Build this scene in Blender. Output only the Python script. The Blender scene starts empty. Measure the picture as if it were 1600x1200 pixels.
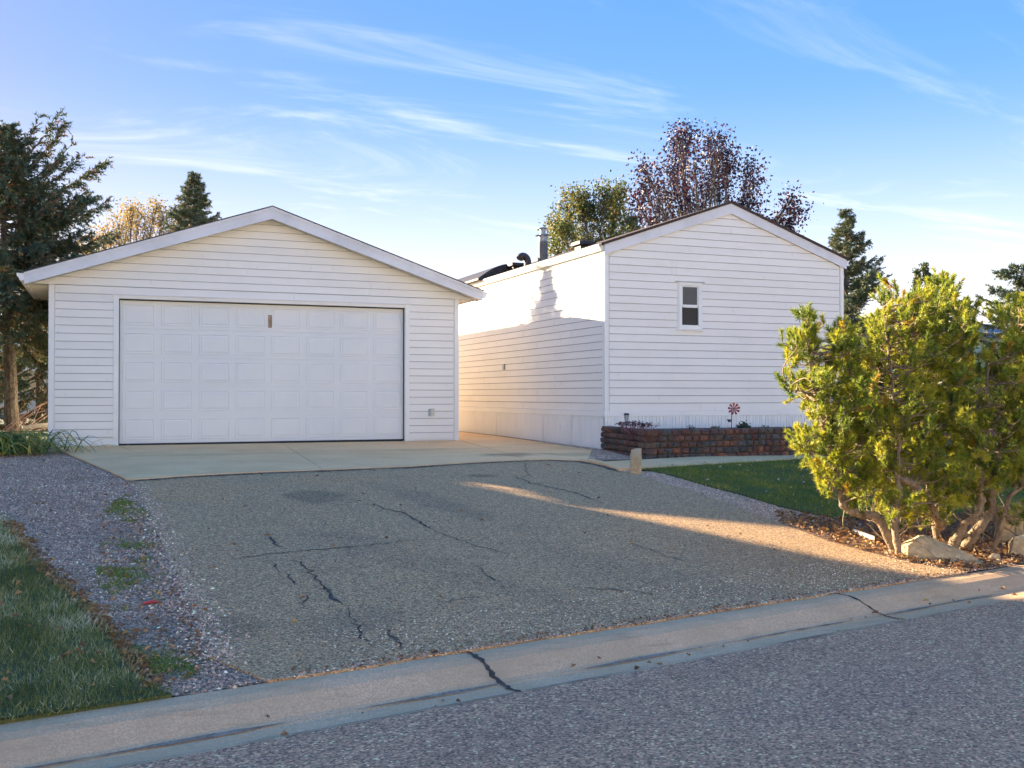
import bpy, math, random
import numpy as np
from mathutils import Vector, Matrix, noise
from mathutils.geometry import delaunay_2d_cdt

R = math.radians
rng = np.random.default_rng(7)
random.seed(7)
scene = bpy.context.scene
COL = scene.collection

# ------------------------------------------------------------------ camera
YAW = R(21.9)
PITCH = R(0.62)
CAMZ = 1.55
FPX = 1580.0
cam_d = bpy.data.cameras.new('camera')
cam_d.sensor_width = 36.0
cam_d.lens = FPX / 1600 * 36.0
cam_d.clip_end = 2000
cam_o = bpy.data.objects.new('camera', cam_d)
cam_o.location = (0, 0, CAMZ)
cam_o.rotation_euler = (R(90) + PITCH, 0, -YAW)
COL.objects.link(cam_o)
scene.camera = cam_o

# ------------------------------------------------------------------ light
SUN_TRAVEL = Vector((1.0, -1.40, -0.515)).normalized()
SUN_EL = math.asin(-SUN_TRAVEL.z)
SUN_AZ = math.atan2(-SUN_TRAVEL.x, -SUN_TRAVEL.y)      # clockwise from +Y
sun_d = bpy.data.lights.new('sun', 'SUN')
sun_d.energy = 2.5
sun_d.angle = R(0.7)
sun_d.color = (1.0, 0.82, 0.56)
sun_o = bpy.data.objects.new('sun', sun_d)
sun_o.rotation_euler = SUN_TRAVEL.to_track_quat('-Z', 'Y').to_euler()
sun_o.location = (-10, 30, 20)
COL.objects.link(sun_o)

world = bpy.data.worlds.new('World')
scene.world = world
world.use_nodes = True


def build_world():
    nt = world.node_tree
    nt.nodes.clear()
    N = nt.nodes.new
    L = nt.links.new
    out = N('ShaderNodeOutputWorld')
    bg = N('ShaderNodeBackground')
    bg.inputs['Strength'].default_value = 0.15
    sky = N('ShaderNodeTexSky')
    sky.sky_type = 'NISHITA'
    sky.sun_disc = False
    sky.sun_elevation = SUN_EL
    sky.sun_rotation = SUN_AZ
    sky.altitude = 600
    sky.air_density = 1.0
    sky.dust_density = 0.6
    sky.ozone_density = 1.5
    tc = N('ShaderNodeTexCoord')
    sep = N('ShaderNodeSeparateXYZ')
    L(tc.outputs['Generated'], sep.inputs[0])
    mx = N('ShaderNodeMath'); mx.operation = 'MAXIMUM'; mx.inputs[1].default_value = 0.0
    L(sep.outputs['Z'], mx.inputs[0])
    ad = N('ShaderNodeMath'); ad.operation = 'ADD'; ad.inputs[1].default_value = 0.12
    L(mx.outputs[0], ad.inputs[0])
    dv = N('ShaderNodeVectorMath'); dv.operation = 'DIVIDE'
    cmb = N('ShaderNodeCombineXYZ')
    L(sep.outputs['X'], cmb.inputs[0]); L(sep.outputs['Y'], cmb.inputs[1])
    cm2 = N('ShaderNodeCombineXYZ')
    for i in range(3):
        L(ad.outputs[0], cm2.inputs[i])
    L(cmb.outputs[0], dv.inputs[0]); L(cm2.outputs[0], dv.inputs[1])
    mp = N('ShaderNodeMapping')
    mp.inputs['Rotation'].default_value = (0, 0, R(38))
    mp.inputs['Scale'].default_value = (0.6, 1.7, 1)
    mp.inputs['Location'].default_value = (1.3, 0.4, 0)
    L(dv.outputs[0], mp.inputs[0])
    n1 = N('ShaderNodeTexNoise'); n1.inputs['Scale'].default_value = 1.5
    n1.inputs['Detail'].default_value = 9; n1.inputs['Roughness'].default_value = 0.6
    n1.inputs['Distortion'].default_value = 1.1
    L(mp.outputs[0], n1.inputs['Vector'])
    r1 = N('ShaderNodeMapRange'); r1.inputs['From Min'].default_value = 0.50; r1.inputs['From Max'].default_value = 0.80
    r1.interpolation_type = 'SMOOTHSTEP'
    L(n1.outputs['Fac'], r1.inputs['Value'])
    # thin veil towards the horizon
    hz = N('ShaderNodeMapRange'); hz.inputs['From Min'].default_value = 0.0; hz.inputs['From Max'].default_value = 0.30
    hz.inputs['To Min'].default_value = 0.34; hz.inputs['To Max'].default_value = 0.0
    hz.interpolation_type = 'SMOOTHSTEP'
    L(sep.outputs['Z'], hz.inputs['Value'])
    mul = N('ShaderNodeMath'); mul.operation = 'MULTIPLY_ADD'; mul.inputs[1].default_value = 0.23; mul.inputs[2].default_value = 0.02
    L(r1.outputs[0], mul.inputs[0])
    add = N('ShaderNodeMath'); add.operation = 'ADD'; add.use_clamp = True
    L(mul.outputs[0], add.inputs[0]); L(hz.outputs[0], add.inputs[1])
    tint = N('ShaderNodeMix'); tint.data_type = 'RGBA'; tint.blend_type = 'MULTIPLY'
    tint.inputs[0].default_value = 1.0
    tint.inputs['B'].default_value = SKY_TINT
    # even out the sky's range the way the photograph's exposure does: colour * luminance^-p
    bw = N('ShaderNodeRGBToBW'); L(sky.outputs[0], bw.inputs[0])
    pw_ = N('ShaderNodeMath'); pw_.operation = 'POWER'; pw_.inputs[1].default_value = -SKY_P
    L(bw.outputs[0], pw_.inputs[0])
    hs_ = N('ShaderNodeHueSaturation'); hs_.inputs['Saturation'].default_value = SKY_SAT
    sc_ = N('ShaderNodeVectorMath'); sc_.operation = 'SCALE'
    L(sky.outputs[0], hs_.inputs['Color']); L(hs_.outputs[0], sc_.inputs[0]); L(pw_.outputs[0], sc_.inputs['Scale'])
    L(sc_.outputs[0], tint.inputs['A'])
    gr = N('ShaderNodeMapRange'); gr.inputs['From Min'].default_value = 0.02; gr.inputs['From Max'].default_value = 0.36
    gr.inputs['To Min'].default_value = 1.06; gr.inputs['To Max'].default_value = 0.70
    L(sep.outputs['Z'], gr.inputs['Value'])
    gs = N('ShaderNodeVectorMath'); gs.operation = 'SCALE'
    L(tint.outputs['Result'], gs.inputs[0]); L(gr.outputs[0], gs.inputs['Scale'])
    mix = N('ShaderNodeMix'); mix.data_type = 'RGBA'
    mix.inputs['B'].default_value = CLOUD_COL
    L(gs.outputs[0], mix.inputs['A'])
    L(add.outputs[0], mix.inputs[0])
    L(mix.outputs['Result'], bg.inputs['Color'])
    L(bg.outputs[0], out.inputs['Surface'])


SKY_P = 0.95
SKY_SAT = 1.45
SKY_TINT = (0.745, 0.545, 0.60, 1)
CLOUD_COL = (1.65, 1.48, 1.46, 1)
build_world()
scene.view_settings.view_transform = 'Standard'
scene.view_settings.look = 'None'
scene.view_settings.exposure = 3.3
scene.view_settings.gamma = 1.0
scene.cycles.max_bounces = 6
scene.cycles.transparent_max_bounces = 8

# ------------------------------------------------------------------ geometry helpers


class Geo:
    """collects vertices and polygons (tris or quads), with an optional tint per face"""

    def __init__(self):
        self.v = []; self.f = []; self.t = []; self.n = 0

    def add(self, verts, faces, tint=None):
        verts = np.asarray(verts, dtype=np.float32).reshape(-1, 3)
        faces = np.asarray(faces, dtype=np.int64)
        self.v.append(verts)
        self.f.append(faces + self.n)
        if tint is None:
            tint = np.ones(len(faces), dtype=np.float32)
        elif np.isscalar(tint):
            tint = np.full(len(faces), tint, dtype=np.float32)
        self.t.append(np.asarray(tint, dtype=np.float32))
        self.n += len(verts)
        return self

    def box(self, x0, x1, y0, y1, z0, z1, tint=None):
        v = [(x0, y0, z0), (x1, y0, z0), (x1, y1, z0), (x0, y1, z0), (x0, y0, z1), (x1, y0, z1), (x1, y1, z1), (x0, y1, z1)]
        f = [(0, 3, 2, 1), (4, 5, 6, 7), (0, 1, 5, 4), (1, 2, 6, 5), (2, 3, 7, 6), (3, 0, 4, 7)]
        return self.add(v, f, tint)

    def prism(self, poly, vec, tint=None):
        """closed prism: polygon (list of 3D points) swept by vec; caps triangulated as a fan"""
        n = len(poly)
        p = np.array(poly, float); q = p + np.array(vec, float)
        v = np.vstack([p, q])
        f = [(i, (i + 1) % n, n + (i + 1) % n, n + i) for i in range(n)]
        self.add(v, f, tint)
        if n == 4:
            self.add(v, [(3, 2, 1, 0), (4, 5, 6, 7)], tint)
        else:
            self.add(v, [(0, i + 1, i) for i in range(1, n - 1)] + [(n, n + i, n + i + 1) for i in range(1, n - 1)], tint)
        return self

    def tube(self, pts, radii, seg=8, caps=True, tint=None, twist=0.0):
        pts = np.asarray(pts, float)
        n = len(pts)
        radii = np.broadcast_to(np.asarray(radii, float), (n,))
        tan = np.gradient(pts, axis=0)
        tan /= np.linalg.norm(tan, axis=1)[:, None] + 1e-9
        up = np.array([0, 0, 1.0]) if abs(tan[0][2]) < 0.9 else np.array([1.0, 0, 0])
        a = np.linspace(0, 2 * np.pi, seg, endpoint=False)
        vs = []
        u = np.cross(tan[0], up); u /= np.linalg.norm(u)
        for i in range(n):
            u = u - tan[i] * np.dot(u, tan[i]); u /= np.linalg.norm(u) + 1e-9
            w = np.cross(tan[i], u)
            vs.append(pts[i] + radii[i] * (np.cos(a)[:, None] * u + np.sin(a)[:, None] * w))
        v = np.vstack(vs)
        f = []
        for i in range(n - 1):
            for j in range(seg):
                k = (j + 1) % seg
                f.append((i * seg + j, i * seg + k, (i + 1) * seg + k, (i + 1) * seg + j))
        self.add(v, f, tint)
        if caps:
            c0 = np.vstack([v[:seg], pts[0][None]]); c1 = np.vstack([v[-seg:], pts[-1][None]])
            self.add(c0, [((j + 1) % seg, j, seg) for j in range(seg)], tint)
            self.add(c1, [(j, (j + 1) % seg, seg) for j in range(seg)], tint)
        return self

    def lathe(self, prof, cx, cy, seg=20):
        """prof: list of (r,z)"""
        a = np.linspace(0, 2 * np.pi, seg, endpoint=False)
        v = np.array([(cx + r * math.cos(t), cy + r * math.sin(t), z) for r, z in prof for t in a])
        f = []
        for i in range(len(prof) - 1):
            for j in range(seg):
                k = (j + 1) % seg
                f.append((i * seg + j, i * seg + k, (i + 1) * seg + k, (i + 1) * seg + j))
        return self.add(v, f)


def mesh_from(geo, name, mat, origin=(0, 0, 0), smooth=False):
    v = np.vstack(geo.v) - np.asarray(origin, dtype=np.float32)
    me = bpy.data.meshes.new(name)
    loops, starts, tints = [], [], []
    pos = 0
    for f, t in zip(geo.f, geo.t):
        k = f.shape[1]
        loops.append(f.ravel())
        starts.append(pos + np.arange(len(f)) * k)
        pos += f.size
        tints.append(t)
    loops = np.concatenate(loops); starts = np.concatenate(starts); tints = np.concatenate(tints)
    me.vertices.add(len(v)); me.vertices.foreach_set('co', v.astype(np.float32).ravel())
    me.loops.add(len(loops)); me.loops.foreach_set('vertex_index', loops.astype(np.int32))
    me.polygons.add(len(starts)); me.polygons.foreach_set('loop_start', starts.astype(np.int32))
    if not np.all(tints == 1.0):
        at = me.attributes.new('tint', 'FLOAT', 'FACE')
        at.data.foreach_set('value', tints)
    me.update(calc_edges=True)
    me.validate()
    me.polygons.foreach_set('use_smooth', np.full(len(me.polygons), bool(smooth)))
    if mat:
        me.materials.append(mat)
    return me


def origin_of(o):
    p = Vector((0, 0, 0))
    while o is not None:
        p += o.location
        o = o.parent
    return p


def obj(name, geo, mat, parent=None, smooth=False, bevel=0.0, label=None):
    org = origin_of(parent) if parent else Vector((0, 0, 0))
    me = mesh_from(geo, name, mat, tuple(org), smooth)
    o = bpy.data.objects.new(name, me)
    COL.objects.link(o)
    if parent:
        o.parent = parent
    if bevel:
        b = o.modifiers.new('bevel', 'BEVEL'); b.width = bevel; b.segments = 2; b.limit_method = 'ANGLE'
        b.harden_normals = False
    if label:
        o['label'] = label
    return o


def tag(o, label=None, cat=None, group=None, kind=None):
    if label: o['label'] = label
    if cat: o['category'] = cat
    if group: o['group'] = group
    if kind: o['kind'] = kind
    return o


def thing(name, loc, label, cat, group=None):
    o = bpy.data.objects.new(name, None)
    o.empty_display_size = 0.2
    COL.objects.link(o)
    o.location = loc
    return tag(o, label, cat, group)


def structure(name, geo, mat, parent=None, smooth=False):
    o = obj(name, geo, mat, parent, smooth)
    if parent is None:
        o['kind'] = 'structure'
    return o


# ------------------------------------------------------------------ place on the ground seen at a photo point
FW = np.array([math.sin(YAW) * math.cos(PITCH), math.cos(YAW) * math.cos(PITCH), math.sin(PITCH)])
RT = np.array([math.cos(YAW), -math.sin(YAW), 0.0])
UP = np.cross(RT, FW)
C0 = np.array([0, 0, CAMZ])


def kerb_y(x):
    return 5.08 + 0.185 * x


def sstep(a, b, x):
    t = np.clip((x - a) / (b - a), 0, 1)
    return t * t * (3 - 2 * t)


_TS = np.array([-0.62, 0.0, 0.4, 1.2, 3.0, 5.0, 6.3, 7.5, 12.5, 40])
_TZ = np.array([0.02, 0.095, 0.115, 0.185, 0.36, 0.535, 0.615, 0.64, 0.70, 0.75])


def T(x, y):
    """height of the finished ground"""
    s = (y - kerb_y(x)) * 0.983
    return np.interp(s, _TS, _TZ)


def ray(px, py):
    d = FW + RT * ((px - 800) / FPX) + UP * ((600 - py) / FPX)
    return d


def at(px, py, depth):
    d = ray(px, py)
    return C0 + d * depth


def G(px, py):
    d = ray(px, py)
    t = 3.0
    for _ in range(80):
        p = C0 + d * t
        e = p[2] - float(T(p[0], p[1]))
        if d[2] > -0.003:
            break
        t += 0.6 * e / (-d[2])
        if abs(e) < 1e-4:
            break
    return (float(C0[0] + d[0] * t), float(C0[1] + d[1] * t))


# ------------------------------------------------------------------ materials


def lin(c):
    return tuple(c) + (1.0,) if len(c) == 3 else c


def material(name, base, rough=0.6, var=None, bump=None, spec=0.5, tint=False, trans=0.0, metal=0.0, rand=0.0, speck=None, ao=None):
    """base colour with layered world-space noise.
    var: list of (scale, colour, from, to, stretch)   speck: (scale, colours ramp list, mix)   bump: (scale, strength, distance)"""
    m = bpy.data.materials.new(name)
    m.use_nodes = True
    nt = m.node_tree
    N = nt.nodes.new; L = nt.links.new
    bsdf = nt.nodes['Principled BSDF']
    geo = N('ShaderNodeNewGeometry')
    bsdf.inputs['Roughness'].default_value = rough
    bsdf.inputs['Metallic'].default_value = metal
    bsdf.inputs['Specular IOR Level'].default_value = spec
    rgb = N('ShaderNodeRGB'); rgb.outputs[0].default_value = lin(base)
    col = rgb.outputs[0]
    if speck:
        sc, ramp, fac = speck
        vo = N('ShaderNodeTexVoronoi'); vo.inputs['Scale'].default_value = sc
        L(geo.outputs['Position'], vo.inputs['Vector'])
        sp = N('ShaderNodeSeparateColor'); L(vo.outputs['Color'], sp.inputs[0])
        cr = N('ShaderNodeValToRGB'); cr.color_ramp.interpolation = 'CONSTANT'
        els = cr.color_ramp.elements
        while len(els) < len(ramp):
            els.new(0.5)
        for e, (p, c) in zip(els, ramp):
            e.position = p; e.color = lin(c)
        L(sp.outputs[0], cr.inputs[0])
        mx = N('ShaderNodeMix'); mx.data_type = 'RGBA'; mx.inputs[0].default_value = fac
        L(col, mx.inputs['A']); L(cr.outputs[0], mx.inputs['B'])
        col = mx.outputs['Result']
    for (sc, c, a, b, st) in (var or []):
        mp = N('ShaderNodeMapping'); mp.inputs['Scale'].default_value = st
        L(geo.outputs['Position'], mp.inputs[0])
        no = N('ShaderNodeTexNoise'); no.inputs['Scale'].default_value = sc
        no.inputs['Detail'].default_value = 6; no.inputs['Roughness'].default_value = 0.6
        L(mp.outputs[0], no.inputs['Vector'])
        mr = N('ShaderNodeMapRange'); mr.inputs['From Min'].default_value = a; mr.inputs['From Max'].default_value = b
        L(no.outputs['Fac'], mr.inputs['Value'])
        mx = N('ShaderNodeMix'); mx.data_type = 'RGBA'
        L(mr.outputs[0], mx.inputs[0]); L(col, mx.inputs['A']); mx.inputs['B'].default_value = lin(c)
        col = mx.outputs['Result']
    if rand:
        oi = N('ShaderNodeObjectInfo')
        mr = N('ShaderNodeMapRange'); mr.inputs['To Min'].default_value = 1 - rand; mr.inputs['To Max'].default_value = 1 + rand
        L(oi.outputs['Random'], mr.inputs['Value'])
        vm = N('ShaderNodeVectorMath'); vm.operation = 'SCALE'
        L(col, vm.inputs[0]); L(mr.outputs[0], vm.inputs['Scale'])
        col = vm.outputs[0]
    if tint:
        at_ = N('ShaderNodeAttribute'); at_.attribute_name = 'tint'
        cr = N('ShaderNodeValToRGB')
        els = cr.color_ramp.elements
        while len(els) < len(tint):
            els.new(0.5)
        for e, (p, c) in zip(els, tint):
            e.position = p; e.color = lin(c)
        L(at_.outputs['Fac'], cr.inputs[0])
        col = cr.outputs[0]
    L(col, bsdf.inputs['Base Color'])
    if bump:
        prev = None
        for (sc, stg, dist) in bump:
            no = N('ShaderNodeTexNoise'); no.inputs['Scale'].default_value = sc; no.inputs['Detail'].default_value = 4
            L(geo.outputs['Position'], no.inputs['Vector'])
            bp = N('ShaderNodeBump'); bp.inputs['Strength'].default_value = stg; bp.inputs['Distance'].default_value = dist
            L(no.outputs['Fac'], bp.inputs['Height'])
            if prev: L(prev.outputs[0], bp.inputs['Normal'])
            prev = bp
        L(prev.outputs[0], bsdf.inputs['Normal'])
    if trans:
        tr = N('ShaderNodeBsdfTranslucent'); L(col, tr.inputs['Color'])
        ms = N('ShaderNodeMixShader'); ms.inputs[0].default_value = trans
        L(bsdf.outputs[0], ms.inputs[1]); L(tr.outputs[0], ms.inputs[2])
        L(ms.outputs[0], nt.nodes['Material Output'].inputs['Surface'])
    return m


ONE = (1, 1, 1)
M = {}
M['vinyl'] = material('vinyl', (0.90, 0.85, 0.77), 0.42, var=[(1.3, (0.84, 0.79, 0.70), 0.45, 0.85, (1, 1, 3)), (9, (0.60, 0.57, 0.51), 0.62, 0.92, (1, 1, 0.4))], bump=[(5, 0.06, 0.01), (60, 0.05, 0.002)], rand=0.018)
M['lap_dirt'] = material('lap_dirt', (0.30, 0.275, 0.24), 0.8, var=[(3, (0.44, 0.41, 0.36), 0.4, 0.7, ONE)])  # shadow line under each lap, put into the colour of the groove faces
M['vinyl_trim'] = material('vinyl_trim', (0.89, 0.855, 0.79), 0.4, var=[(2.2, (0.80, 0.77, 0.70), 0.5, 0.9, (1, 1, 1))], bump=[(7, 0.05, 0.01)])
M['fascia'] = material('fascia', (0.76, 0.74, 0.74), 0.4, var=[(1.7, (0.56, 0.54, 0.53), 0.45, 0.85, (1, 1, 1)), (14, (0.4, 0.37, 0.33), 0.68, 0.9, (1, 1, 1))], bump=[(4, 0.08, 0.01)])
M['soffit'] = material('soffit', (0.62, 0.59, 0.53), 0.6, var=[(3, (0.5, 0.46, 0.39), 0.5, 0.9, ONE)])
M['door_white'] = material('door_white', (0.84, 0.81, 0.75), 0.45, var=[(1.1, (0.76, 0.755, 0.72), 0.42, 0.8, (1, 1, 1)), (16, (0.55, 0.53, 0.48), 0.68, 0.95, (1, 1, 0.5))], bump=[(220, 0.10, 0.001), (3, 0.08, 0.01)])
M['seal'] = material('seal', (0.03, 0.03, 0.03), 0.7)
M['gap'] = material('gap', (0.10, 0.09, 0.08), 0.8)
M['shingle'] = material('shingle', (0.045, 0.028, 0.024), 0.9, var=[(30, (0.09, 0.06, 0.05), 0.4, 0.7, ONE)], bump=[(80, 0.5, 0.01)])
M['shingle_grey'] = material('shingle_grey', (0.06, 0.055, 0.05), 0.9, var=[(30, (0.12, 0.11, 0.1), 0.4, 0.7, ONE)], bump=[(80, 0.5, 0.01)])
M['skirting'] = material('skirting', (0.88, 0.85, 0.79), 0.45, var=[(4, (0.78, 0.75, 0.67), 0.5, 0.9, (1, 1, 0.3)), (14, (0.45, 0.41, 0.34), 0.66, 0.9, (1, 1, 0.4))], rand=0.02)
M['glass'] = material('glass', (0.035, 0.036, 0.04), 0.06, spec=0.8, var=[(2, (0.06, 0.06, 0.06), 0.4, 0.7, ONE)])
M['dark_pane'] = material('dark_pane', (0.022, 0.022, 0.024), 0.3, spec=0.25)
M['screen'] = material('screen', (0.085, 0.085, 0.08), 0.5, bump=[(600, 0.2, 0.001)])
M['galv'] = material('galv', (0.42, 0.43, 0.44), 0.35, metal=0.7, var=[(25, (0.25, 0.25, 0.26), 0.4, 0.7, ONE)])
M['flue_paint'] = material('flue_paint', (0.22, 0.20, 0.17), 0.6, var=[(12, (0.12, 0.1, 0.085), 0.4, 0.7, ONE)])
M['dark_metal'] = material('dark_metal', (0.035, 0.03, 0.03), 0.5, var=[(12, (0.07, 0.055, 0.05), 0.4, 0.7, ONE)])
M['concrete'] = material('concrete', (0.900, 0.547, 0.254), 0.85,
    speck=(170, [(0, (0.587, 0.320, 0.145)), (0.3, (0.900, 0.519, 0.243)), (0.72, (0.900, 0.663, 0.319))], 0.45),
    var=[(0.9, (0.748, 0.423, 0.188), 0.42, 0.72, ONE), (4.5, (0.609, 0.342, 0.153), 0.55, 0.85, (1, 2.5, 1)), (0.5, (0.543, 0.306, 0.145), 0.6, 0.78, (1, 1.6, 1))], bump=[(180, 0.25, 0.004), (20, 0.15, 0.004)], rand=0.03)
M['kerb_concrete'] = material('kerb_concrete', (0.726, 0.449, 0.246), 0.85,
    speck=(150, [(0, (0.440, 0.272, 0.146)), (0.3, (0.682, 0.419, 0.229)), (0.75, (0.900, 0.584, 0.328))], 0.5),
    var=[(1.4, (0.550, 0.335, 0.172), 0.42, 0.75, ONE), (7, (0.440, 0.262, 0.129), 0.55, 0.85, (0.5, 2.2, 1))], bump=[(160, 0.35, 0.004), (14, 0.25, 0.006)], rand=0.05)
M['aggregate'] = material('aggregate', (0.459, 0.271, 0.126), 0.88,
    speck=(98, [(0, (0.177, 0.108, 0.052)), (0.2, (0.376, 0.222, 0.104)), (0.42, (0.562, 0.324, 0.145)), (0.62, (0.470, 0.291, 0.150)), (0.8, (0.753, 0.439, 0.196)), (0.95, (0.900, 0.675, 0.319))], 0.92),
    bump=[(110, 0.9, 0.012), (9, 0.2, 0.02)])
M['asphalt'] = material('asphalt', (0.519, 0.297, 0.168), 0.85,
    speck=(88, [(0, (0.215, 0.119, 0.069)), (0.26, (0.445, 0.245, 0.140)), (0.6, (0.612, 0.342, 0.191)), (0.86, (0.885, 0.499, 0.270)), (0.965, (0.900, 0.785, 0.409))], 0.9),
    bump=[(130, 0.8, 0.010), (6, 0.15, 0.02)])
M['gravel_bed'] = material('gravel_bed', (0.268, 0.176, 0.113), 0.9,
    speck=(75, [(0, (0.123, 0.076, 0.048)), (0.28, (0.293, 0.192, 0.123)), (0.6, (0.440, 0.287, 0.189)), (0.86, (0.683, 0.446, 0.293))], 0.9),
    var=[(1.6, (0.171, 0.119, 0.038), 0.56, 0.74, ONE), (2.6, (0.245, 0.119, 0.051), 0.58, 0.78, ONE)], bump=[(75, 1.0, 0.02)])
M['mulch'] = material('mulch', (0.208, 0.108, 0.055), 0.9, speck=(60, [(0, (0.091, 0.054, 0.033)), (0.4, (0.208, 0.108, 0.055)), (0.75, (0.364, 0.204, 0.099))], 0.85), bump=[(50, 1.0, 0.03)])
M['soil'] = material('soil', (0.07, 0.05, 0.035), 0.95, var=[(18, (0.12, 0.085, 0.055), 0.4, 0.7, ONE)], bump=[(30, 0.8, 0.03)])
M['turf_bed'] = material('turf_bed', (0.076, 0.091, 0.024), 0.95, var=[(6, (0.119, 0.105, 0.033), 0.4, 0.7, ONE), (1.2, (0.060, 0.077, 0.022), 0.4, 0.7, ONE)], bump=[(40, 0.8, 0.03)])
M['ground'] = material('ground', (0.07, 0.085, 0.035), 0.95, var=[(0.6, (0.11, 0.10, 0.06), 0.45, 0.7, ONE), (8, (0.05, 0.06, 0.03), 0.4, 0.7, ONE)], bump=[(20, 0.6, 0.03)])
M['stones'] = material('stones', (0.545, 0.360, 0.242), 0.85, tint=[(0, (0.192, 0.126, 0.082)), (0.4, (0.437, 0.289, 0.204)), (0.75, (0.681, 0.460, 0.318)), (0.93, (0.900, 0.666, 0.405)), (1.0, (0.900, 0.900, 0.603))])
M['grass_frost'] = material('grass_frost', (0.171, 0.289, 0.059), 0.7, trans=0.25, tint=[(0, (0.103, 0.123, 0.036)), (0.35, (0.206, 0.246, 0.059)), (0.6, (0.378, 0.376, 0.167)), (0.8, (0.619, 0.578, 0.368)), (1.0, (0.900, 0.837, 0.617))])
M['grass'] = material('grass', (0.366, 0.485, 0.066), 0.7, trans=0.3, tint=[(0, (0.075, 0.120, 0.016)), (0.5, (0.164, 0.243, 0.029)), (0.85, (0.329, 0.339, 0.047)), (1.0, (0.900, 0.534, 0.119))])
M['dry_leaf'] = material('dry_leaf', (0.3, 0.17, 0.08), 0.8, trans=0.2, tint=[(0, (0.12, 0.055, 0.025)), (0.35, (0.28, 0.13, 0.055)), (0.7, (0.45, 0.27, 0.13)), (0.9, (0.58, 0.38, 0.10)), (1.0, (0.6, 0.5, 0.36))])
M['bark'] = material('bark', (0.20, 0.17, 0.145), 0.9, var=[(20, (0.08, 0.06, 0.045), 0.4, 0.65, (1, 1, 0.4))], bump=[(25, 1.0, 0.03)])
M['pine_bark'] = material('pine_bark', (0.30, 0.21, 0.125), 0.85, var=[(28, (0.16, 0.11, 0.07), 0.42, 0.66, (1, 1, 0.6)), (9, (0.40, 0.31, 0.20), 0.5, 0.75, ONE)], bump=[(45, 1.0, 0.015)])
M['spruce'] = material('spruce', (0.122, 0.162, 0.076), 0.7, trans=0.12, tint=[(0, (0.044, 0.065, 0.033)), (0.5, (0.112, 0.154, 0.084)), (0.85, (0.204, 0.244, 0.130)), (1, (0.346, 0.198, 0.091))])
M['mugo'] = material('mugo', (0.1, 0.12, 0.03), 0.45, trans=0.5, tint=[(0, (0.035, 0.065, 0.016)), (0.35, (0.12, 0.18, 0.028)), (0.7, (0.32, 0.36, 0.04)), (0.92, (0.52, 0.50, 0.05)), (1.0, (0.50, 0.26, 0.04))])
M['poplar'] = material('poplar', (0.130, 0.150, 0.033), 0.55, trans=0.35, tint=[(0, (0.039, 0.069, 0.022)), (0.5, (0.130, 0.163, 0.039)), (0.85, (0.286, 0.213, 0.044)), (1.0, (0.442, 0.200, 0.033))])
M['purple'] = material('purple', (0.1, 0.03, 0.03), 0.5, trans=0.25, tint=[(0, (0.03, 0.022, 0.045)), (0.45, (0.075, 0.03, 0.045)), (0.75, (0.19, 0.03, 0.03)), (0.95, (0.28, 0.05, 0.035)), (1.0, (0.07, 0.09, 0.035))])
M['yellow'] = material('yellow', (0.4, 0.3, 0.08), 0.6, trans=0.4, tint=[(0, (0.14, 0.13, 0.05)), (0.4, (0.36, 0.27, 0.11)), (0.8, (0.55, 0.35, 0.09)), (1.0, (0.55, 0.22, 0.04))])
M['lily'] = material('lily', (0.285, 0.306, 0.052), 0.5, trans=0.3, tint=[(0, (0.048, 0.085, 0.019)), (0.5, (0.152, 0.221, 0.033)), (0.8, (0.532, 0.442, 0.065)), (1.0, (0.950, 0.612, 0.156))])
M['cane'] = material('cane', (0.38, 0.22, 0.16), 0.7, var=[(20, (0.25, 0.13, 0.09), 0.4, 0.7, ONE)])
M['sandstone'] = material('sandstone', (0.546, 0.400, 0.216), 0.85, var=[(5, (0.390, 0.263, 0.132), 0.4, 0.68, (1, 1, 2.5)), (22, (0.676, 0.537, 0.336), 0.5, 0.75, ONE), (3, (0.429, 0.350, 0.240), 0.52, 0.7, ONE)], bump=[(14, 0.7, 0.03), (90, 0.5, 0.006)])
BL = []
for nm, c, c2 in [('block_red', (0.206, 0.084, 0.053), (0.121, 0.061, 0.044)), ('block_brown', (0.157, 0.101, 0.069), (0.097, 0.068, 0.051)), ('block_charcoal', (0.073, 0.071, 0.064), (0.121, 0.101, 0.083)), ('block_orange', (0.290, 0.115, 0.057), (0.169, 0.081, 0.051)), ('block_rust', (0.169, 0.071, 0.051), (0.085, 0.061, 0.051))]:
    BL.append(material(nm, c, 0.9, var=[(14, c2, 0.38, 0.62, ONE), (70, (0.338, 0.213, 0.156), 0.6, 0.85, ONE)], bump=[(60, 1.0, 0.02), (220, 0.6, 0.004)], rand=0.22))
M['plastic_ivory'] = material('plastic_ivory', (0.62, 0.60, 0.47), 0.5)
M['plastic_grey'] = material('plastic_grey', (0.45, 0.44, 0.40), 0.5)
M['black'] = material('black', (0.02, 0.02, 0.022), 0.45)
M['wood_worn'] = material('wood_worn', (0.42, 0.26, 0.15), 0.8, var=[(40, (0.22, 0.12, 0.06), 0.4, 0.7, (1, 1, 3)), (14, (0.58, 0.46, 0.38), 0.5, 0.75, ONE)])
M['red_metal'] = material('red_metal', (0.45, 0.05, 0.035), 0.35, spec=0.6)
M['sedum_stem'] = material('sedum_stem', (0.30, 0.10, 0.12), 0.6)
M['sedum_head'] = material('sedum_head', (0.10, 0.03, 0.028), 0.8, rand=0.2)
M['small_leaf'] = material('small_leaf', (0.05, 0.08, 0.03), 0.6, trans=0.2, tint=[(0, (0.02, 0.04, 0.015)), (0.6, (0.07, 0.10, 0.04)), (1, (0.2, 0.17, 0.12))])
M['grey_wood'] = material('grey_wood', (0.55, 0.52, 0.47), 0.8, var=[(6, (0.35, 0.32, 0.28), 0.4, 0.7, (1, 1, 6))])
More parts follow.
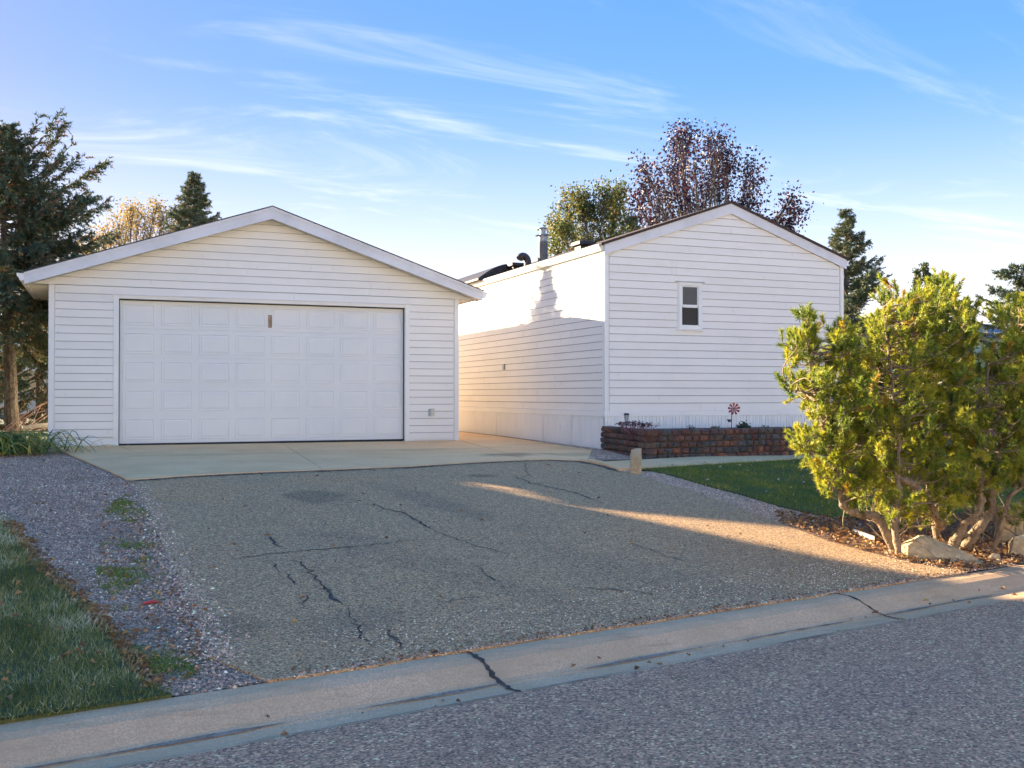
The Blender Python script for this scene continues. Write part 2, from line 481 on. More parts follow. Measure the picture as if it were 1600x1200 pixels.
M['neighbour_green'] = material('neighbour_green', (0.33, 0.52, 0.43), 0.6, var=[(3, (0.5, 0.6, 0.55), 0.45, 0.7, ONE)])
M['neighbour_beige'] = material('neighbour_beige', (0.62, 0.55, 0.44), 0.6, var=[(3, (0.5, 0.44, 0.34), 0.45, 0.7, ONE)], rand=0.04)
M['neighbour_white'] = material('neighbour_white', (0.84, 0.82, 0.77), 0.6, var=[(3, (0.78, 0.75, 0.7), 0.45, 0.7, ONE)])
M['neighbour_cream'] = material('neighbour_cream', (0.78, 0.72, 0.60), 0.6, var=[(3, (0.7, 0.64, 0.52), 0.45, 0.7, ONE)])
M['neighbour_roof'] = material('neighbour_roof', (0.14, 0.19, 0.27), 0.7, var=[(20, (0.1, 0.13, 0.18), 0.45, 0.7, ONE)])
M['fence_wood'] = material('fence_wood', (0.19, 0.12, 0.08), 0.85, var=[(4, (0.11, 0.07, 0.045), 0.4, 0.7, (6, 6, 1))], rand=0.2)
M['crack'] = material('crack', (0.05, 0.04, 0.032), 0.95, var=[(12, (0.13, 0.09, 0.06), 0.45, 0.65, ONE), (60, (0.2, 0.16, 0.12), 0.6, 0.7, ONE)])
M['silt'] = material('silt', (0.22, 0.175, 0.125), 0.95, var=[(9, (0.30, 0.26, 0.20), 0.4, 0.65, ONE), (40, (0.10, 0.075, 0.055), 0.5, 0.7, ONE)], bump=[(90, 0.5, 0.004)])
M['lamp_glass'] = material('lamp_glass', (0.5, 0.5, 0.5), 0.15)

# stains with shapes of their own on the two pavements


def add_stains(m, spots):
    nt = m.node_tree; N = nt.nodes.new; L = nt.links.new
    b = nt.nodes['Principled BSDF']
    src = b.inputs['Base Color'].links[0].from_socket
    geo = [n for n in nt.nodes if n.type == 'NEW_GEOMETRY'][0]
    no = N('ShaderNodeTexNoise'); no.inputs['Scale'].default_value = 2.2; no.inputs['Detail'].default_value = 5
    L(geo.outputs['Position'], no.inputs['Vector'])
    for (x, y, rx, ry, a, colr, strength) in spots:
        mp = N('ShaderNodeMapping'); mp.vector_type = 'TEXTURE'
        mp.inputs['Location'].default_value = (x, y, 0.5)
        mp.inputs['Rotation'].default_value = (0, 0, a)
        mp.inputs['Scale'].default_value = (rx, ry, 50)
        L(geo.outputs['Position'], mp.inputs[0])
        le = N('ShaderNodeVectorMath'); le.operation = 'LENGTH'; L(mp.outputs[0], le.inputs[0])
        ma = N('ShaderNodeMath'); ma.operation = 'MULTIPLY_ADD'; ma.inputs[1].default_value = 1.7; ma.inputs[2].default_value = -0.85
        L(no.outputs['Fac'], ma.inputs[0])
        su = N('ShaderNodeMath'); su.operation = 'ADD'; L(le.outputs['Value'], su.inputs[0]); L(ma.outputs[0], su.inputs[1])
        mr = N('ShaderNodeMapRange'); mr.inputs['From Min'].default_value = 1.05; mr.inputs['From Max'].default_value = 0.35
        mr.inputs['To Min'].default_value = 0; mr.inputs['To Max'].default_value = strength * 0.85
        mr.interpolation_type = 'SMOOTHSTEP'
        L(su.outputs[0], mr.inputs['Value'])
        mx = N('ShaderNodeMix'); mx.data_type = 'RGBA'; mx.blend_type = 'MULTIPLY'
        L(mr.outputs[0], mx.inputs[0]); L(src, mx.inputs['A']); mx.inputs['B'].default_value = lin(colr)
        src = mx.outputs['Result']
    L(src, b.inputs['Base Color'])


def spot_px(px, py, rx, ry, ang, colr, st):
    g = G(px, py)
    return (g[0], g[1], rx, ry, R(ang), colr, st)


add_stains(M['concrete'], [spot_px(800, 712, 0.7, 0.55, 0, (0.35, 0.32, 0.30), 0.9), spot_px(640, 705, 1.3, 0.35, 0, (0.7, 0.66, 0.6), 0.7),
                           spot_px(900, 712, 0.5, 0.5, 0, (0.62, 0.6, 0.57), 0.7), spot_px(360, 712, 1.7, 0.3, 0, (0.75, 0.7, 0.62), 0.6)])
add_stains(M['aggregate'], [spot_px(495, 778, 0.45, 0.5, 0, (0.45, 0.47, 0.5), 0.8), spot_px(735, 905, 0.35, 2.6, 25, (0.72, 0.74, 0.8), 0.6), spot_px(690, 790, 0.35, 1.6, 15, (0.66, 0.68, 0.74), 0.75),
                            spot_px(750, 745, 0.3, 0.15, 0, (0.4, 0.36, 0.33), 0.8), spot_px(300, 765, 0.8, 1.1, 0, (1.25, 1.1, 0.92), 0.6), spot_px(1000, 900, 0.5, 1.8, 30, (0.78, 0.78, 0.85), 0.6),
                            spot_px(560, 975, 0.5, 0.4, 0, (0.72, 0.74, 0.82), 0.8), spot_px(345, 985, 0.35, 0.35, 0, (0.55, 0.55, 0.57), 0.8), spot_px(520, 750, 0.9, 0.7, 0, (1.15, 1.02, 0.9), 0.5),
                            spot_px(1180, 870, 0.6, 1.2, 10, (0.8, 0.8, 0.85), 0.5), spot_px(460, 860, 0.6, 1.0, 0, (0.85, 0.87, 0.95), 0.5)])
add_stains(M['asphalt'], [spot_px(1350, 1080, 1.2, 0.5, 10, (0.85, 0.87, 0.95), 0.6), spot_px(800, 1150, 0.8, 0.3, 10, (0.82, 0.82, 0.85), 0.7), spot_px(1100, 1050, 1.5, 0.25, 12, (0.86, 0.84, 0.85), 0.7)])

# ------------------------------------------------------------------ ground sheets


def inside(poly, pts):
    poly = np.asarray(poly); x, y = pts[:, 0], pts[:, 1]
    c = np.zeros(len(pts), bool)
    j = len(poly) - 1
    for i in range(len(poly)):
        xi, yi = poly[i]; xj, yj = poly[j]
        cond = ((yi > y) != (yj > y)) & (x < (xj - xi) * (y - yi) / (yj - yi + 1e-12) + xi)
        c ^= cond
        j = i
    return c


def densify(poly, step, jitter=0.0):
    out = []
    n = len(poly)
    for i in range(n):
        a = np.array(poly[i]); b = np.array(poly[(i + 1) % n])
        k = max(1, min(60, int(np.linalg.norm(b - a) / step)))
        for j in range(k):
            p = a + (b - a) * j / k
            if jitter and j > 0:
                p = p + rng.normal(0, jitter, 2)
            out.append(tuple(p))
    return out


def sheet(name, poly, off, mat, step=0.3, jitter=0.0, kind='structure', thick=0.0, parent=None, bumpy=0.0):
    poly = densify(poly, step, jitter)
    P = np.array(poly)
    x0, y0 = P.min(0); x1, y1 = P.max(0)
    gx, gy = np.meshgrid(np.arange(x0, x1, step), np.arange(y0, y1, step))
    g = np.stack([gx.ravel(), gy.ravel()], 1) + rng.uniform(-0.2, 0.2, (gx.size, 2)) * step
    g = g[inside(poly, g)]
    d = np.min(np.linalg.norm(g[:, None, :] - P[None, :, :], axis=2), axis=1) if len(g) else np.array([])
    g = g[d > step * 0.35] if len(g) else g
    vs = [Vector(p) for p in poly] + [Vector(p) for p in g]
    ed = [(i, (i + 1) % len(poly)) for i in range(len(poly))]
    v, e, f, *_ = delaunay_2d_cdt(vs, ed, [list(range(len(poly)))], 1, 1e-5)
    v = np.array([tuple(q) for q in v])
    z = T(v[:, 0], v[:, 1]) + off
    if bumpy:
        z = z + np.array([noise.noise((a * 1.7, b * 1.7, 3.3)) for a, b in v]) * bumpy
    V3 = np.column_stack([v, z])
    F = np.array([list(t) for t in f if len(t) == 3])
    # make faces point up
    a, b, c = V3[F[:, 0]], V3[F[:, 1]], V3[F[:, 2]]
    nz = np.cross(b - a, c - a)[:, 2]
    F[nz < 0] = F[nz < 0][:, ::-1]
    geo = Geo().add(V3, F)
    if thick:
        n = len(poly)
        top = np.column_stack([P, T(P[:, 0], P[:, 1]) + off]); bot = top.copy(); bot[:, 2] -= thick
        geo.add(np.vstack([top, bot]), [(i, i + n, (i + 1) % n + n, (i + 1) % n) for i in range(n)])
    o = obj(name, geo, mat, parent)
    if parent is None and kind:
        o['kind'] = kind
    return o


# wide ground that reaches the horizon
gx = np.concatenate([np.linspace(-600, -40, 15), np.arange(-36, 60, 2.0), np.linspace(64, 600, 15)])
gy = np.concatenate([np.linspace(-300, -10, 10), np.arange(-8, 24, 0.4), np.arange(24, 60, 4.0), np.linspace(64, 900, 16)])
GX, GY = np.meshgrid(gx, gy)
GZ = T(GX, GY) - 0.03
sG = (GY - kerb_y(GX)) * 0.983
GZ = np.where((sG < 0.3) & (sG > -9.5), GZ - 0.15, GZ)
nx, ny = len(gx), len(gy)
fi = (np.arange(ny - 1)[:, None] * nx + np.arange(nx - 1)[None, :]).ravel()
structure('ground', Geo().add(np.column_stack([GX.ravel(), GY.ravel(), GZ.ravel()]), np.column_stack([fi, fi + 1, fi + nx + 1, fi + nx])), M['ground'])


def kpt(x, s):
    """point at distance s from the back of the kerb (s<0: towards the road)"""
    n = Vector((-0.182, 0.983))
    return (x + n.x * s, kerb_y(x) + n.y * s)


# road
road = [kpt(-60, -0.6), kpt(-60, -9.2), kpt(60, -9.2), kpt(60, -0.6)]
geo = Geo()
xs = np.arange(-60, 61, 1.0)
ss = [-0.6, -1.5, -3, -5, -7, -9.2]
rv = []
for s in ss:
    for x in xs:
        p = kpt(x, s)
        rv.append((p[0], p[1], 0.015 + 0.03 * math.sin(math.pi * (-s - 0.6) / 8.6)))
n = len(xs)
fi = (np.arange(len(ss) - 1)[:, None] * n + np.arange(n - 1)[None, :]).ravel()
geo.add(rv, np.column_stack([fi + n, fi + n + 1, fi + 1, fi]))
structure('road', geo, M['asphalt'])

# rolled kerb with gutter, in cast lengths
kerb = bpy.data.objects.new('kerb', None); COL.objects.link(kerb); kerb['kind'] = 'structure'
prof = [(0.02, 0.0), (0.012, 0.088), (-0.0, 0.095), (-0.12, 0.093), (-0.2, 0.078), (-0.28, 0.045), (-0.35, 0.018), (-0.42, 0.004), (-0.5, 0.004), (-0.6, 0.014), (-0.605, -0.06)]
jx = 1.90
k0 = -6
for k in range(k0, 10):
    xa, xb = jx + 3.08 * k + 0.007, jx + 3.08 * (k + 1) - 0.007
    dz = 0.0
    m_ = 14
    geo = Geo(); rows = []
    for i in range(m_ + 1):
        x = xa + (xb - xa) * i / m_
        for (s, z) in prof:
            p = kpt(x, s)
            w = noise.noise((p[0] * 2.1, p[1] * 2.1, 0)) * 0.004 if -0.59 < s < 0.01 else 0
            rows.append((p[0], p[1], z + w + dz))
    q = len(prof)
    F = [(i * q + j, (i + 1) * q + j, (i + 1) * q + j + 1, i * q + j + 1) for i in range(m_) for j in range(q - 1)]
    geo.add(rows, [f[::-1] for f in F])
    for e in (0, m_):
        r_ = rows[e * q:(e + 1) * q]
        c = [(np.mean([p[0] for p in r_]), np.mean([p[1] for p in r_]), -0.06)]
        geo.add(r_ + c, [(j, j + 1, q) if e else (j + 1, j, q) for j in range(q - 1)])
    obj('kerb_stone', geo, M['kerb_concrete'], kerb)
# dark silt lying in the gutter, in ragged patches
for k in range(-1, 3):
    xa, xb = jx + 3.08 * k + 0.02, jx + 3.08 * (k + 1) - 0.02
    xx = np.linspace(xa, xb, 90)
    def band(c0, amp, w0, ph):
        v = []
        for x in xx:
            c = c0 + amp * noise.noise((x * 1.1, ph, 0)); w = max(0.001, w0 * (0.5 + 1.6 * noise.noise((x * 1.6, ph + 5, 0)) + 0.5 * noise.noise((x * 9, ph, 2))))
            for s_ in (c + w, c - w):
                s_ = min(-0.02, max(-0.595, s_))
                p = kpt(x, s_); z = np.interp(-s_, [0, .12, .2, .28, .35, .42, .5, .6], [.095, .093, .078, .045, .018, .004, .004, .014])
                v.append((p[0], p[1], z + 0.0055))
        return v
    for (c0, amp, w0, ph) in ((-0.40, 0.012, 0.012, 3.0), (-0.588, 0.006, 0.008, 8.0)):
        v = band(c0, amp, w0, ph + k * 7)
        obj('gutter_silt', Geo().add(v, [(2 * i, 2 * i + 2, 2 * i + 3, 2 * i + 1)[::-1] for i in range(89)]), M['silt'], kerb)
# far kerb of the street, behind the camera
geo = Geo()
for s in (-9.2,):
    pts = [kpt(x, s) for x in (-60, 60)]; pt2 = [kpt(x, s - 0.2) for x in (-60, 60)]
    geo.prism([(pts[0][0], pts[0][1], 0), (pt2[0][0], pt2[0][1], 0), (pt2[0][0], pt2[0][1], 0.13), (pts[0][0], pts[0][1], 0.12)], (pts[1][0] - pts[0][0], pts[1][1] - pts[0][1], 0))
structure('far_kerb', geo, M['kerb_concrete'])

# gravel strip left, gravel strip right, mulch bed, lawns
DL = [G(213, 757), G(226, 790), G(246, 830), G(262, 870), G(285, 915), G(300, 955), G(325, 1000), G(340, 1035)]
kback = lambda x: (x, kerb_y(x) + 0.0)
dl_end = (DL[-1][0] + 0.12, 0)
DR = [G(1002, 745), G(1040, 757), G(1075, 767), G(1150, 792), G(1215, 818), G(1290, 846), G(1345, 862), G(1400, 876), G(1450, 886)]
PF = [(0.15, 11.28), (1.0, 11.38), (2.4, 11.62), (3.4, 11.9), (4.4, 12.12), (5.1, 12.1), (5.65, 11.85)]
PFpx = [G(200, 752), G(300, 745), G(400, 740), G(500, 736), G(640, 730.5), G(740, 724), (G(800, 721)), G(860, 719.5), G(905, 721), G(940, 728), G(968, 737)]
drive = [kback(DL[-1][0] + 0.2)] + DL[::-1] + PFpx[:] + DR + [kback(DR[-1][0] - 0.1 + 0.25)]
LE = [G(-60, 770), G(0, 815), G(28, 850), G(60, 895), G(105, 935), G(140, 968), G(178, 1015), G(205, 1050), G(232, 1078)]
sheet('gravel_strip', [(-9, 18.6), (-9, 12.5), (-4.0, 11.2)] + LE + [kback(LE[-1][0] + 0.12), kback(DL[-1][0] + 0.5), (1.6, 7.5), (1.9, 10.5), (0.7, 11.6), (-0.2, 17.9), (-0.9, 18.6)], 0.004, M['gravel_bed'], 0.35, bumpy=0.004)
lawnL = [(-14, 11.4), (-4.0, 11.2)] + LE + [kback(LE[-1][0] + 0.1), kback(-14)]
sheet('lawn', lawnL, 0.02, M['turf_bed'], 0.4, kind='structure', bumpy=0.012, thick=0.14)
RG = [G(1022, 738), G(1062, 748), G(1110, 762), G(1160, 775), G(1215, 792), G(1262, 803), G(1300, 811)]
sheet('side_gravel', [(5.9, 12.1)] + RG + [G(1340, 822), G(1360, 870)] + DR[::-1][2:] + [(5.7, 11.7)], 0.003, M['gravel_bed'], 0.3)
path_n = [G(1002, 735), G(1060, 731), G(1180, 723.5), G(1290, 717.5)]
pn_dir = np.array(path_n[-1]) - np.array(path_n[0]); pn_dir /= np.linalg.norm(pn_dir)
path_end = tuple(np.array(path_n[-1]) + pn_dir * 6)
lawnR = [path_n[0]] + path_n[1:] + [path_end, (19, 12.0), (19, 8.9), (12, 8.3), (8.5, 8.3)] + [G(1400, 815)] + RG[::-1]
sheet('side_lawn', lawnR, 0.02, M['turf_bed'], 0.35, bumpy=0.012, thick=0.06)
bed = [G(1215, 800), G(1262, 806), G(1300, 812), G(1400, 812), (8.5, 8.4), (12, 8.4), (19, 9.0), kback(19)] + [kback(DR[-1][0] + 0.1)] + DR[::-1][:5]
sheet('mulch_bed', bed, 0.012, M['mulch'], 0.25, bumpy=0.03)
drive_o = sheet('driveway', drive, 0.013, M['aggregate'], 0.3, jitter=0.012, thick=0.05)

# concrete pad in front of the garage: three cast slabs, and the path slabs
pad = bpy.data.objects.new('concrete_pad', None); COL.objects.link(pad); pad['kind'] = 'structure'
j1a, j1b = (2.84, 17.8), G(505, 736)
j2a, j2b = (6.09, 17.8), G(826, 720.2)


def off2(p, dx): return (p[0] + dx, p[1])


sheet('slab', [(-0.80, 17.8), G(200, 752), G(300, 745), G(400, 740), off2(j1b, -0.012), off2(j1a, -0.012)], 0.021, M['concrete'], 0.5, thick=0.09, parent=pad)
sheet('slab', [off2(j1a, 0.0), off2(j1b, 0.0), G(640, 730.5), G(740, 724), off2(j2b, -0.008), off2(j2a, -0.008)], 0.021, M['concrete'], 0.5, thick=0.09, parent=pad)
sheet('slab', [(6.09, 17.6), off2(j2b, 0), G(860, 719.5), G(905, 721), (6.2, 12.62), (7.25, 14.6), (7.35, 17.6), (7.40, 24), (6.09, 23.9)], 0.021, M['concrete'], 0.5, thick=0.09, parent=pad)
path_o = bpy.data.objects.new('garden_path', None); COL.objects.link(path_o); path_o['kind'] = 'structure'
pn0 = np.array(path_n[0]); wdt = 0.74
pnrm = np.array([-pn_dir[1], pn_dir[0]])
sheet('slab', [G(906, 721.3), G(942, 728), G(966, 736.5), tuple(pn0), tuple(pn0 + pnrm * wdt), (6.35, 12.75)], 0.034, M['concrete'], 0.4, thick=0.09, parent=path_o)
for k in range(8):
    a = pn0 + pn_dir * (1.25 * k + 0.006); b = pn0 + pn_dir * (1.25 * (k + 1) - 0.006)
    sheet('slab', [tuple(a), tuple(b), tuple(b + pnrm * wdt), tuple(a + pnrm * wdt)], 0.034, M['concrete'], 0.5, thick=0.09, parent=path_o)

# joints and cracks of the driveway: thin ragged strips
def crack(pxs, w_, name='crack', parent=drive_o, off=0.0175, jit=0.02):
    pts = [np.array(G(*p)) for p in pxs]
    out = []
    for a, b in zip(pts[:-1], pts[1:]):
        k = max(2, int(np.linalg.norm(b - a) / 0.045))
        for j in range(k):
            out.append(a + (b - a) * j / k)
    out.append(pts[-1])
    out = np.array(out); m_ = len(out)
    out[1:-1] += rng.normal(0, jit, (m_ - 2, 2)) * 0.7
    tn = np.gradient(out, axis=0); tn /= np.linalg.norm(tn, axis=1)[:, None] + 1e-9
    nr = np.column_stack([-tn[:, 1], tn[:, 0]])
    w = w_ * 1.25
    ww = w * (0.35 + 1.0 * rng.random(m_) ** 1.5) * np.minimum(1, np.minimum(np.arange(m_), np.arange(m_)[::-1]) / 3 + 0.05)
    a = out + nr * ww[:, None] * 0.5; b = out - nr * ww[:, None] * 0.5
    v = np.vstack([np.column_stack([a, T(a[:, 0], a[:, 1]) + off]), np.column_stack([b, T(b[:, 0], b[:, 1]) + off])])
    f = [(i, i + m_, i + 1 + m_, i + 1) for i in range(m_ - 1)]
    obj(name, Geo().add(v, f), M['crack'], parent)


for pts, w in [([(575, 787), (600, 797), (630, 803), (655, 818), (680, 832)], 0.022), ([(680, 832), (705, 842), (730, 850), (775, 864), (800, 872)], 0.012),
               ([(420, 840), (432, 855), (445, 860)], 0.018), ([(460, 877), (480, 893), (500, 912), (515, 935), (540, 950)], 0.022), ([(425, 880), (450, 905), (462, 922)], 0.012),
               ([(366, 877), (420, 868), (480, 863), (545, 858), (610, 850), (660, 845)], 0.011), ([(540, 950), (560, 985), (580, 1015), (590, 1022)], 0.010), ([(600, 985), (615, 1000), (632, 1018)], 0.03),
               ([(800, 745), (830, 757), (900, 772), (935, 786)], 0.018), ([(740, 880), (760, 900), (785, 915)], 0.010), ([(935, 786), (945, 790)], 0.03), ([(820, 725), (826, 745), (812, 750)], 0.012),
               ([(475, 930), (478, 940), (470, 955)], 0.012), ([(880, 920), (960, 925), (1030, 932)], 0.012), ([(665, 947), (720, 940), (760, 935)], 0.009), ([(980, 850), (1070, 880), (1130, 892)], 0.008)]:
    crack(pts, w)
# dirt seam between pad and driveway, along the driveway edge and the kerb back
seam = [(203, 753.5), (300, 746.5), (400, 741.5), (500, 737.7), (640, 732), (740, 725.5), (800, 722.3), (860, 720.9), (905, 722.5), (940, 729.5), (968, 738.5)]
crack([(a, b + 0.6) for a, b in seam], 0.075, name='dirt_seam', off=0.018, jit=0.006)
# joint dirt in the wide kerb joints
for jxx, w in [(jx, 0.017), (jx + 3.08, 0.010), (jx - 3.08, 0.009), (jx + 6.16, 0.009)]:
    v = []
    off_ = 0
    for s_ in np.arange(0.0, 0.6, 0.02):
        z = np.interp(s_, [0, .12, .2, .28, .35, .42, .5, .6], [.095, .093, .078, .045, .018, .004, .004, .014])
        off_ += random.gauss(0, 0.0025)
        p = kpt(jxx, -s_); wa, wb = w * random.uniform(0.25, 1.5), w * random.uniform(0.25, 1.5)
        v += [(p[0] - wa + off_, p[1], z + 0.005), (p[0] + wb + off_, p[1], z + 0.005)]
    obj('kerb_joint', Geo().add(v, [(2 * i, 2 * i + 2, 2 * i + 3, 2 * i + 1) for i in range(len(v) // 2 - 1)]), M['crack'], kerb)

# ================================================================== buildings
PC = 0.127       # course height of the vinyl siding


def board(parent, axis, fixed, sgn, a0, a1, z0, z1, mat, a0t=None, a1t=None, lip=0.016, top=0.013, nm='siding_board'):
    """one siding course. axis 'x': wall plane y=fixed, facing sgn*y ; axis 'y': plane x=fixed facing sgn*x"""
    a0t = a0 if a0t is None else a0t
    a1t = a1 if a1t is None else a1t
    k = max(2, int((a1 - a0) / 0.7) + 1)
    vs = []
    for i in range(k + 1):
        u = i / k
        ab = a0 + (a1 - a0) * u; att = a0t + (a1t - a0t) * u
        w = noise.noise((ab * 1.3, z0 * 3.1, fixed)) * 0.0016
        for (a, d, z) in [(ab, 0.0, z0 + 0.001), (ab, lip + w, z0 + w * 0.6), (att, top + w * 0.5, z1 - 0.009), (att, 0.003, z1 - 0.009), (att, 0.0, z1)]:
            vs.append((a, fixed + sgn * d, z) if axis == 'x' else (fixed + sgn * d, a, z))
    f = []
    for i in range(k):
        for j in range(4):
            q = (i * 5 + j, (i + 1) * 5 + j, (i + 1) * 5 + j + 1, i * 5 + j + 1)
            f.append(q if (axis == 'x') == (sgn < 0) else q[::-1])
    g = Geo().add(vs, f, np.array([1.0, 1.0, 0.0, 0.0] * k)) if len(f) == 4 * k else Geo().add(vs, f)
    for e in (0, k):
        b = e * 5
        g.add(vs[b:b + 5], [(0, 1, 2), (0, 2, 3)])
    o = obj(nm, g, mat, parent)
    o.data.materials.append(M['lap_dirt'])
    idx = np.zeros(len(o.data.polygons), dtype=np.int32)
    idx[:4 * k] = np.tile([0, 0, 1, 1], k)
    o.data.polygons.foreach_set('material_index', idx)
    return o


def courses(parent, axis, fixed, sgn, z_start, n, lo, hi, mat, splits=None, seed=0, z_first=None, lip=0.016):
    """lo(z), hi(z): ends of the course at a height"""
    rr = random.Random(seed)
    for k in range(n):
        z0 = z_start + PC * k; z1 = z0 + PC
        a, b, at_, bt = lo(z0), hi(z0), lo(z1 - 0.001), hi(z1 - 0.001)
        if b - a < 0.05: continue
        if bt - at_ < 0.01:
            c = (a + b) / 2; at_, bt = c - 0.01, c + 0.01
        L_ = b - a
        cuts = []
        if L_ > 4.2:
            c = a + rr.choice([1.2, 1.9, 2.7, 3.4])
            while c < b - 0.7:
                cuts.append(c); c += 3.66
        ed = [a] + cuts + [b]
        for i in range(len(ed) - 1):
            board(parent, axis, fixed, sgn, ed[i], ed[i + 1] - (0.004 if i < len(ed) - 2 else 0), z0, z1, mat,
                  at_ if i == 0 else ed[i], bt if i == len(ed) - 2 else ed[i + 1] - 0.004, lip=lip + 0.0012 * (i % 2))


# ---------------------------------------------------------------- garage
GX0, GX1, GY0, GY1 = -0.84, 6.07, 17.80, 24.4
GZ0 = 0.735
EAVE0, EAVE1 = -1.19, 6.45
RX = 2.63
EZ, RZ = 3.49, 4.78         # roof top at eave and ridge
sl = (RZ - EZ) / (RX - EAVE0)
SOF = 3.33
garage = thing('garage', (RX, GY0, 0.70), 'detached white vinyl-sided garage with low gable and wide white panelled overhead door', 'garage')


def roofz(x, off=0.0):
    return RZ - sl * abs(x - RX) + off


# front wall
DX0, DX1, DTOP = 0.20, 5.055, 3.135
TX0, TX1, TTOP = 0.115, 5.135, 3.20
g = Geo()
g.box(GX0 + 0.01, TX0 + 0.01, GY0 + 0.001, GY0 + 0.1, GZ0 - 0.03, SOF)
g.box(TX1 - 0.01, GX1 - 0.01, GY0 + 0.001, GY0 + 0.1, GZ0 - 0.03, SOF)
g.box(TX0 + 0.01, TX1 - 0.01, GY0 + 0.001, GY0 + 0.1, TTOP - 0.02, SOF)
gz = RZ - 0.10
g.prism([(EAVE0 + 0.12, GY0 + 0.001, SOF + 0.003), (EAVE1 - 0.12, GY0 + 0.001, SOF + 0.003), (EAVE1 - 0.12, GY0 + 0.001, roofz(EAVE1 - 0.12, -0.1)), (RX, GY0 + 0.001, gz), (EAVE0 + 0.12, GY0 + 0.001, roofz(EAVE0 + 0.12, -0.1))], (0, 0.05, 0))
fw = obj('front_wall', g, M['vinyl'], garage)
CW = 0.085
nL = int(round((SOF - GZ0) / PC))
pz = (SOF - GZ0) / nL
PC = pz
courses(fw, 'x', GY0, -1, GZ0, nL, lambda z: GX0 + CW, lambda z: TX0, M['vinyl'], seed=1)
courses(fw, 'x', GY0, -1, GZ0, nL, lambda z: TX1, lambda z: GX1 - CW, M['vinyl'], seed=2)
for k in range(nL):     # the courses above the door opening
    z0 = GZ0 + k * PC
    if z0 + PC <= TTOP + 0.005: continue
    zz = max(z0, TTOP + 0.001)
    board(fw, 'x', GY0, -1, TX0 + 0.001, 3.05, zz, z0 + PC, M['vinyl'], lip=0.0165)
    board(fw, 'x', GY0, -1, 3.054, TX1 - 0.001, zz, z0 + PC, M['vinyl'], lip=0.0165)
ng = int((RZ - 0.2 - SOF) / PC) + 1
lo_g = lambda z: max(EAVE0 + 0.03, RX - (RZ - 0.15 - z) / sl)
hi_g = lambda z: min(EAVE1 - 0.03, RX + (RZ - 0.15 - z) / sl)
courses(fw, 'x', GY0, -1, SOF + 0.003, ng, lo_g, hi_g, M['vinyl'], seed=3)
PC = 0.127
# corner posts, frame of the door
for x0 in (GX0 - 0.012, GX1 - CW + 0.012):
    obj('corner_post', Geo().box(x0, x0 + CW, GY0 - 0.024, GY0 + 0.09, GZ0 - 0.035, SOF - 0.002), M['vinyl_trim'], garage, bevel=0.004)
fr = obj('door_frame', Geo().box(TX0, DX0, GY0 - 0.026, GY0 + 0.16, 0.70, TTOP - 0.0).box(DX1, TX1, GY0 - 0.026, GY0 + 0.16, 0.70, TTOP).box(DX0, DX1, GY0 - 0.026, GY0 + 0.16, DTOP, TTOP), M['vinyl_trim'], garage, bevel=0.004)
obj('drip_cap', Geo().box(TX0 - 0.02, TX1 + 0.02, GY0 - 0.05, GY0 - 0.027, TTOP - 0.012, TTOP + 0.004), M['fascia'], fr)
obj('weather_strip', Geo().box(DX0, DX0 + 0.014, GY0 + 0.055, GY0 + 0.075, 0.72, DTOP).box(DX1 - 0.014, DX1, GY0 + 0.055, GY0 + 0.075, 0.72, DTOP).box(DX0 + 0.014, DX1 - 0.014, GY0 + 0.055, GY0 + 0.075, DTOP - 0.02, DTOP), M['seal'], fr)
# overhead door: five sections of eight raised panels
DY = GY0 + 0.085
DZ0, DZ1 = 0.745, DTOP - 0.012
door = obj('garage_door', Geo().box(DX0 + 0.005, DX1 - 0.005, DY + 0.031, DY + 0.05, DZ0, DZ1), M['door_white'], garage)
sh = (DZ1 - DZ0) / 5
pw = (DX1 - DX0 - 0.02) / 8
PR = {}


def raised_panel_geo(w, h):
    """stamped panel: outer bead, groove, raised field"""
    g = Geo()
    rings = [(0, 0.0), (0.005, -0.006), (0.014, -0.006), (0.020, -0.0002), (0.032, -0.0002), (0.050, -0.006)]
    vs = []
    for (ins, d) in rings:
        vs += [(-w / 2 + ins, d, -h / 2 + ins), (w / 2 - ins, d, -h / 2 + ins), (w / 2 - ins, d, h / 2 - ins), (-w / 2 + ins, d, h / 2 - ins)]
    f = []
    for r in range(len(rings) - 1):
        for j in range(4):
            k = (j + 1) % 4
            f.append((r * 4 + j, r * 4 + k, (r + 1) * 4 + k, (r + 1) * 4 + j))
    f.append((20, 21, 22, 23))
    return g.add(vs, f)


pm = mesh_from(raised_panel_geo(pw - 0.105, sh - 0.125), 'raised_panel', M['door_white'])
for s in range(5):
    za, zb = DZ0 + s * sh, DZ0 + (s + 1) * sh
    hw, hh = (pw - 0.105) / 2, (sh - 0.135) / 2
    g = Geo()
    g.box(DX0 + 0.008, DX1 - 0.008, DY + 0.0015, DY + 0.03, za + 0.0015, zb - 0.0015)
    obj('door_section', g, M['door_white'], door)
    for c in range(8):
        o = bpy.data.objects.new('raised_panel', pm); COL.objects.link(o); o.parent = door
        o.location = Vector((DX0 + 0.01 + (c + 0.5) * pw, DY + 0.001, (za + zb) / 2)) - origin_of(door)
obj('bottom_seal', Geo().box(DX0 + 0.01, DX1 - 0.01, DY + 0.002, DY + 0.04, 0.715, DZ0 + 0.003), M['seal'], door)
wp = at(418, 502, 17.4)
obj('worn_plate', Geo().box(2.62, 2.685, DY - 0.012, DY - 0.001, 2.72, 2.94), M['wood_worn'], door, label='worn brown wooden plate near the top of the door')
obj('plate_edge', Geo().box(2.686, 2.696, DY - 0.014, DY - 0.001, 2.715, 2.945).box(2.612, 2.696, DY - 0.014, DY - 0.001, 2.9455, 2.955), M['vinyl_trim'], door)
